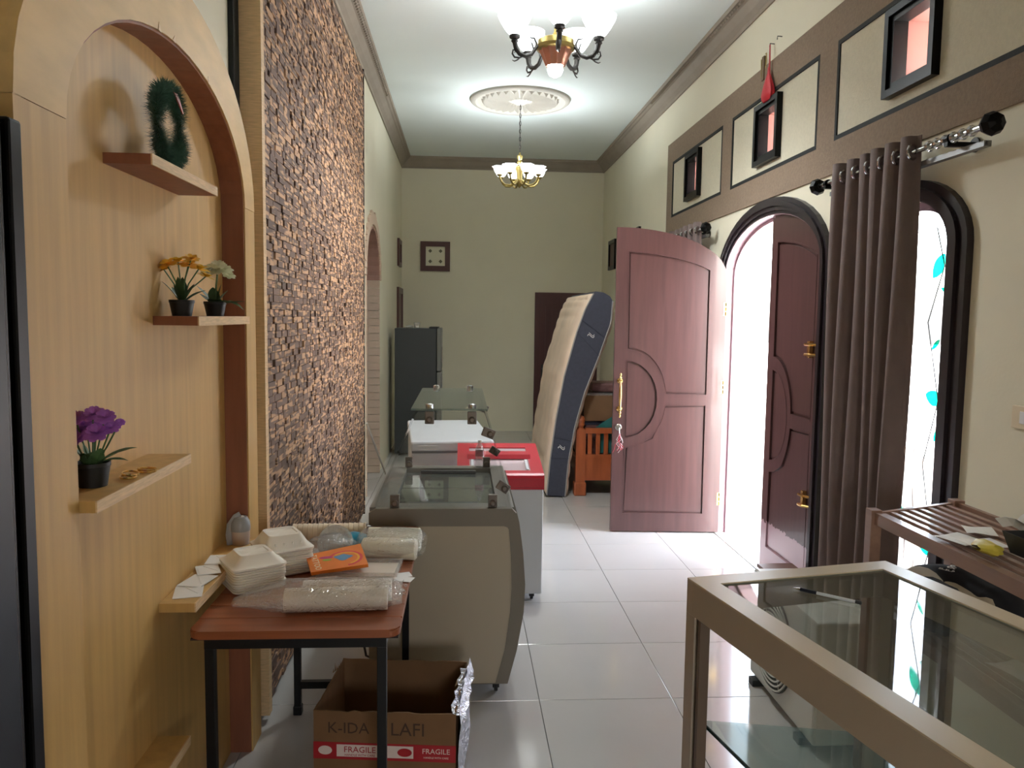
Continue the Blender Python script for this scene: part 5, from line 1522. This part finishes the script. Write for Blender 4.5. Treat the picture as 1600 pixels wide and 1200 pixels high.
# neck pillow on the lower tier
np_ = thing('neck_pillow', 'black neck pillow with beige lining and white print on the lower rack tier', 'pillow', (1.70, 2.46, .665))
def horseshoe(r_maj, r0, sc_y, a0, a1, shrink, zc, cc):
    rows = []; n = 34
    for i in range(n + 1):
        t = a0 + (a1 - a0) * i / n
        e = min(1, (min(i, n - i) + .15) / 3.2) ** .55
        c_ = Vector((cc[0] + r_maj * math.cos(t), cc[1] + r_maj * sc_y * math.sin(t), cc[2]))
        nrm = Vector((math.cos(t), math.sin(t), 0))
        rows.append([c_ + nrm * (r0 * e * shrink[0] * math.cos(p)) + Vector((0, 0, r0 * e * shrink[1] * math.sin(p))) for p in [2 * PI * j / 18 for j in range(18)]])
    return rows
q = MB(); rr0 = horseshoe(.105, .084, 1.5, R(-60), R(235), (1, 1.0), 0, (1.70, 2.50, .750)); vs = q.grid(rr0, closed_v=True); q.bm.faces.new(vs[0]); q.bm.faces.new(vs[-1])
build('black_cover', q, mat('black_fleece', S(30, 30, 34), .85), np_, smooth=True)
lin = mat('beige_lining', S(196, 184, 160), .8)
q = MB(); rr1 = horseshoe(.105, .0855, 1.5, R(118), R(172), (1.0, 1.0), 0, (1.70, 2.50, .750)); vs = q.grid(rr1, closed_v=True); q.bm.faces.new(vs[0]); q.bm.faces.new(vs[-1]); build('beige_side', q, lin, np_, smooth=True)
q = MB(); rr2 = horseshoe(.070, .062, 1.5, R(-62), R(150), (.9, 1.0), 0, (1.69, 2.49, .735)); vs = q.grid(rr2, closed_v=True); q.bm.faces.new(vs[0]); q.bm.faces.new(vs[-1]); build('beige_inner', q, lin, np_, smooth=True)
text('white_print', '&', .05, paper, np_, frameM((1.745, 2.50 + .13, .834), (.6, -.8, 0), (.7, .55, .1)), ext=.001)
text('white_print', 'EL.SL.P', .018, paper, np_, frameM((1.705, 2.60, .834), (.6, -.8, 0), (.7, .55, .1)), ext=.001)
ppr(1.68, 2.12, .672, .16, .2, .2, 'loose white paper on the lower rack tier beside the pillow', fold=.012)
q = MB(); rows = []
for i in range(8):
    rows.append([Vector((1.60 + .03 * j, 1.80 + .03 * i, .675 + .02 * abs(noise.noise((i * .6, j * .6, 4))) + .012 * math.sin(j))) for j in range(7)])
q.grid(rows); build('dark_cloth', q, mat('dark_brown_cloth', S(66, 54, 50), .7), smooth=True, label='dark brown cloth on the lower rack tier at the frame edge', cat='cloth')

# ------------------------------------------------------------------ plants on the niche shelves
def pot(t_, x, y, z, r0, r1, h, m=black):
    q = MB(); q.lathe([(r0, .0005), (r1 * .96, h * .82), (r1, h * .84), (r1, h), (r1 * .92, h), (r1 * .9, h * .85), (0, h * .84)], (x, y, z), 20); return build('pot', q, m, t_, smooth=True)
def blade(p0, d, ln, wd, droop, m, parent, nm='leaf', n=7, ser=0.0):
    p0 = Vector(p0); d = Vector(d).normalized(); s_ = d.cross(Vector((0, 0, 1)));
    s_ = s_.normalized() if s_.length > .01 else Vector((0, 1, 0))
    q = MB(); rows = []
    for i in range(n + 1):
        t = i / n
        c = p0 + d * ln * t + Vector((0, 0, -droop * t * t))
        w_ = wd * 1.35 * math.sin(PI * min(1, .08 + t * .92)) ** .8 * (1 + ser * (i % 2))
        rows.append([c - s_ * w_, c + Vector((0, 0, -w_ * .35)), c + s_ * w_])
    q.grid(rows); return build(nm, q, m, parent, smooth=True)
def bloom(c, r_, m, parent, np2, nm='flower', tilt=(0, 0, 1), layers=2):
    Mx = Matrix.Translation(c) @ Vector(tilt).to_track_quat('Z', 'Y').to_matrix().to_4x4()
    q = MB()
    for L_ in range(layers):
        for k in range(np2):
            a = 2 * PI * (k + .5 * L_) / np2 + random.uniform(-.1, .1)
            rr_ = r_ * (1 - .3 * L_); up_ = .25 + .5 * L_
            rows = []
            for i in range(4):
                t = i / 3; w_ = rr_ * .42 * math.sin(PI * (.15 + .7 * t))
                ce = Vector((math.cos(a), math.sin(a), 0)) * rr_ * t + Vector((0, 0, rr_ * up_ * t - rr_ * .25 * t * t))
                sd = Vector((-math.sin(a), math.cos(a), 0)) * w_
                rows.append([Mx @ (ce - sd), Mx @ (ce + Vector((0, 0, -.1 * w_))), Mx @ (ce + sd)])
            q.grid(rows)
    return build(nm, q, m, parent, smooth=True)
yel = mat('yellow_petal', S(246, 206, 60), .6, var=.15, vscale=40)
ora = mat('golden_petal', S(246, 192, 66), .6, var=.15, vscale=40)
cre = mat('cream_petal', S(226, 228, 200), .6, var=.12, vscale=40)
vio = mat('violet_petal', S(176, 108, 200), .6, var=.22, vscale=40)
p1 = thing('potted_flowers', 'yellow artificial flowers in a small black pot on the middle niche shelf', 'flowers', (-.83, 2.40, 1.688))
pot(p1, -.83, 2.40, 1.688, .027, .036, .048)
for k, (dx, dy, dz, r_) in enumerate(((-.035, -.015, .148, .034), (-.015, .02, .160, .034), (.018, .01, .150, .032), (.040, .035, .140, .034), (.030, .0, .168, .026), (.055, .05, .118, .028), (-.05, -.0, .135, .022))):
    c = Vector((-.83 + dx, 2.40 + dy, 1.69 + dz))
    q = MB(); q.tube([(-.83, 2.40, 1.725), (-.83 + dx * .4, 2.40 + dy * .4, 1.70 + dz * .6), tuple(c)], .0022, 5); build('stem', q, greenl2, p1)
    bloom(c, r_, yel if k % 2 else ora, p1, 6, tilt=(dx * 4, dy * 4 - .2, .6))
for d, ln, wd, dr in (((-.9, -.2, 1.6), .11, .008, .03), ((-.6, .3, 1.2), .08, .008, .02), ((.8, 0, .8), .10, .008, .03), ((.5, .5, 1.4), .09, .009, .02), ((-.1, -.3, 1.8), .09, .011, .01), ((.9, .4, 1.3), .085, .010, .03), ((0, .2, 1.5), .08, .012, .0), ((-.4, -.4, 1.6), .07, .010, .01)):
    blade((-.83, 2.40, 1.725), d, ln, wd, dr, greenl, p1)
p2 = thing('potted_flowers', 'cream artificial flower in a small black pot on the middle niche shelf', 'flowers', (-.785, 2.62, 1.688))
pot(p2, -.795, 2.60, 1.688, .026, .035, .047)
q = MB(); q.tube([(-.795, 2.60, 1.725), (-.79, 2.60, 1.79), (-.785, 2.60, 1.83)], .003, 6); build('stem', q, greenl2, p2)
for k, (dx, dy, dz, r_) in enumerate(((-.02, 0, .15, .028), (.005, .005, .162, .028), (.025, .01, .148, .028), (.0, -.01, .14, .026), (-.035, 0, .14, .018), (.035, .02, .13, .022))):
    bloom((-.79 + dx, 2.60 + dy, 1.69 + dz), r_, cre, p2, 7, tilt=(dx * 8, -.4, .8))
for d, ln, wd, dr in (((-1, 0, 1.4), .10, .013, .02), ((-.9, .1, .8), .07, .013, .01), ((.9, -.1, .7), .12, .015, .09), ((1, .2, .35), .10, .010, .02), ((.6, .3, 1.1), .08, .013, .02), ((.1, -.4, .5), .06, .016, .03), ((-.2, .3, 1.2), .07, .014, .01), ((.4, .2, 1.5), .07, .012, .0)):
    blade((-.795, 2.60, 1.725), d, ln, wd, dr, greenl if dr < .08 else greenl2, p2)
p3 = thing('potted_flowers', 'violet artificial flowers in a black pot on the lower niche shelf', 'flowers', (-.845, 1.83, 1.30))
pot(p3, -.842, 1.835, 1.30, .030, .0385, .056)
for k in range(10):
    dx, dy = (-.035, .0, .03, -.02, .015, -.045, .04, .0, -.03, .055)[k], (-.0, .01, .0, .02, -.01, .0, .01, .02, -.015, .02)[k]
    dz = (.155, .165, .16, .135, .125, .12, .135, .15, .11, .145)[k]
    c = Vector((-.842 + dx, 1.835 + dy, 1.30 + dz))
    q = MB(); q.tube([(-.842, 1.835, 1.345), (-.842 + dx * .5, 1.835 + dy * .5, 1.30 + dz * .6), tuple(c)], .002, 5); build('stem', q, greenl2, p3)
    bloom(c, (.026, .026, .024, .026, .03, .022, .02, .024, .024, .012)[k], vio, p3, 8, tilt=(dx * 5, -.5, .7), layers=3)
for d, ln, wd, dr in (((1, .3, 1.0), .13, .011, .05), ((1, .1, .8), .10, .008, .05), ((-.8, -.2, 1.2), .09, .010, .02), ((.2, -.3, 1.1), .05, .018, .01), ((-.2, -.4, .9), .05, .018, .01), ((.5, -.2, 1.2), .06, .016, .01), ((-.5, -.1, 1.5), .06, .014, .0)):
    blade((-.842, 1.835, 1.345), d, ln, wd, dr, greenl2, p3, ser=.18)
for k, (x, y, rx) in enumerate(((-.80, 1.925, .0), (-.792, 1.905, .15), (-.797, 1.93, .5), (-.782, 1.99, .0), (-.785, 2.0, .2))):
    q = MB(); Mx = tmat(x, y, 1.3045 + k % 3 * .003, .4 * k, rx * .2)
    q.tube([Mx @ Vector((.018 * math.cos(t), .022 * math.sin(t), 0)) for t in [2 * PI * i / 20 for i in range(20)]], .0024, 6, closed=True)
    g = build('brass_ring', q, brass, smooth=True, label='thin brass curtain ring lying beside the violet flower pot', cat='ring', group='brass rings on the lower niche shelf')
# wreath
wt = thing('tinsel_wreath', 'dark green tinsel wreath with a red ribbon on the top niche shelf', 'wreath', (-.82, 2.2, 2.088))
cc = Vector((-.815, 2.265, 2.208))
q = MB(); q.tube([cc + Vector((.012 * math.sin(t * .5), .100 * math.cos(t), .092 * math.sin(t))) for t in [2 * PI * i / 30 for i in range(30)]], .007, 8, closed=True); build('wreath_core', q, greenl, wt, smooth=True)
q = MB()
for k in range(9000):
    t = random.uniform(0, 2 * PI); p = random.uniform(0, 2 * PI)
    c0 = cc + Vector((.012 * math.sin(t * .5), .100 * math.cos(t), .092 * math.sin(t)))
    rad = Vector((math.sin(p), math.cos(t) * math.cos(p), math.sin(t) * math.cos(p)))
    tang = Vector((0, -math.sin(t), math.cos(t)))
    d = (rad + tang * random.uniform(-.5, .5)).normalized(); ln = random.uniform(.022, .042)
    s_ = d.cross(tang).normalized() * .0012
    tip = c0 + d * ln
    tip.z = max(tip.z, 2.0895); tip.x = max(tip.x, LX + .008)
    q.bm.faces.new([q.bm.verts.new(v) for v in (c0 + d * .008 - s_, c0 + d * .008 + s_, tip)])
build('tinsel', q, mat('tinsel_green', S(74, 108, 92), .45, var=.3, vscale=60), wt, kind='stuff')
red_r = mat('red_ribbon', S(176, 30, 34), .4)
for k in range(4):
    q = MB(); y = 2.225 + .008 * k
    q.tube([(-.80, y + .02, 2.315), (-.785, y + .025, 2.29), (-.775, y + .032, 2.262 - .006 * k)], .009, 4, flat=.3); build('ribbon', q, red_r, wt)
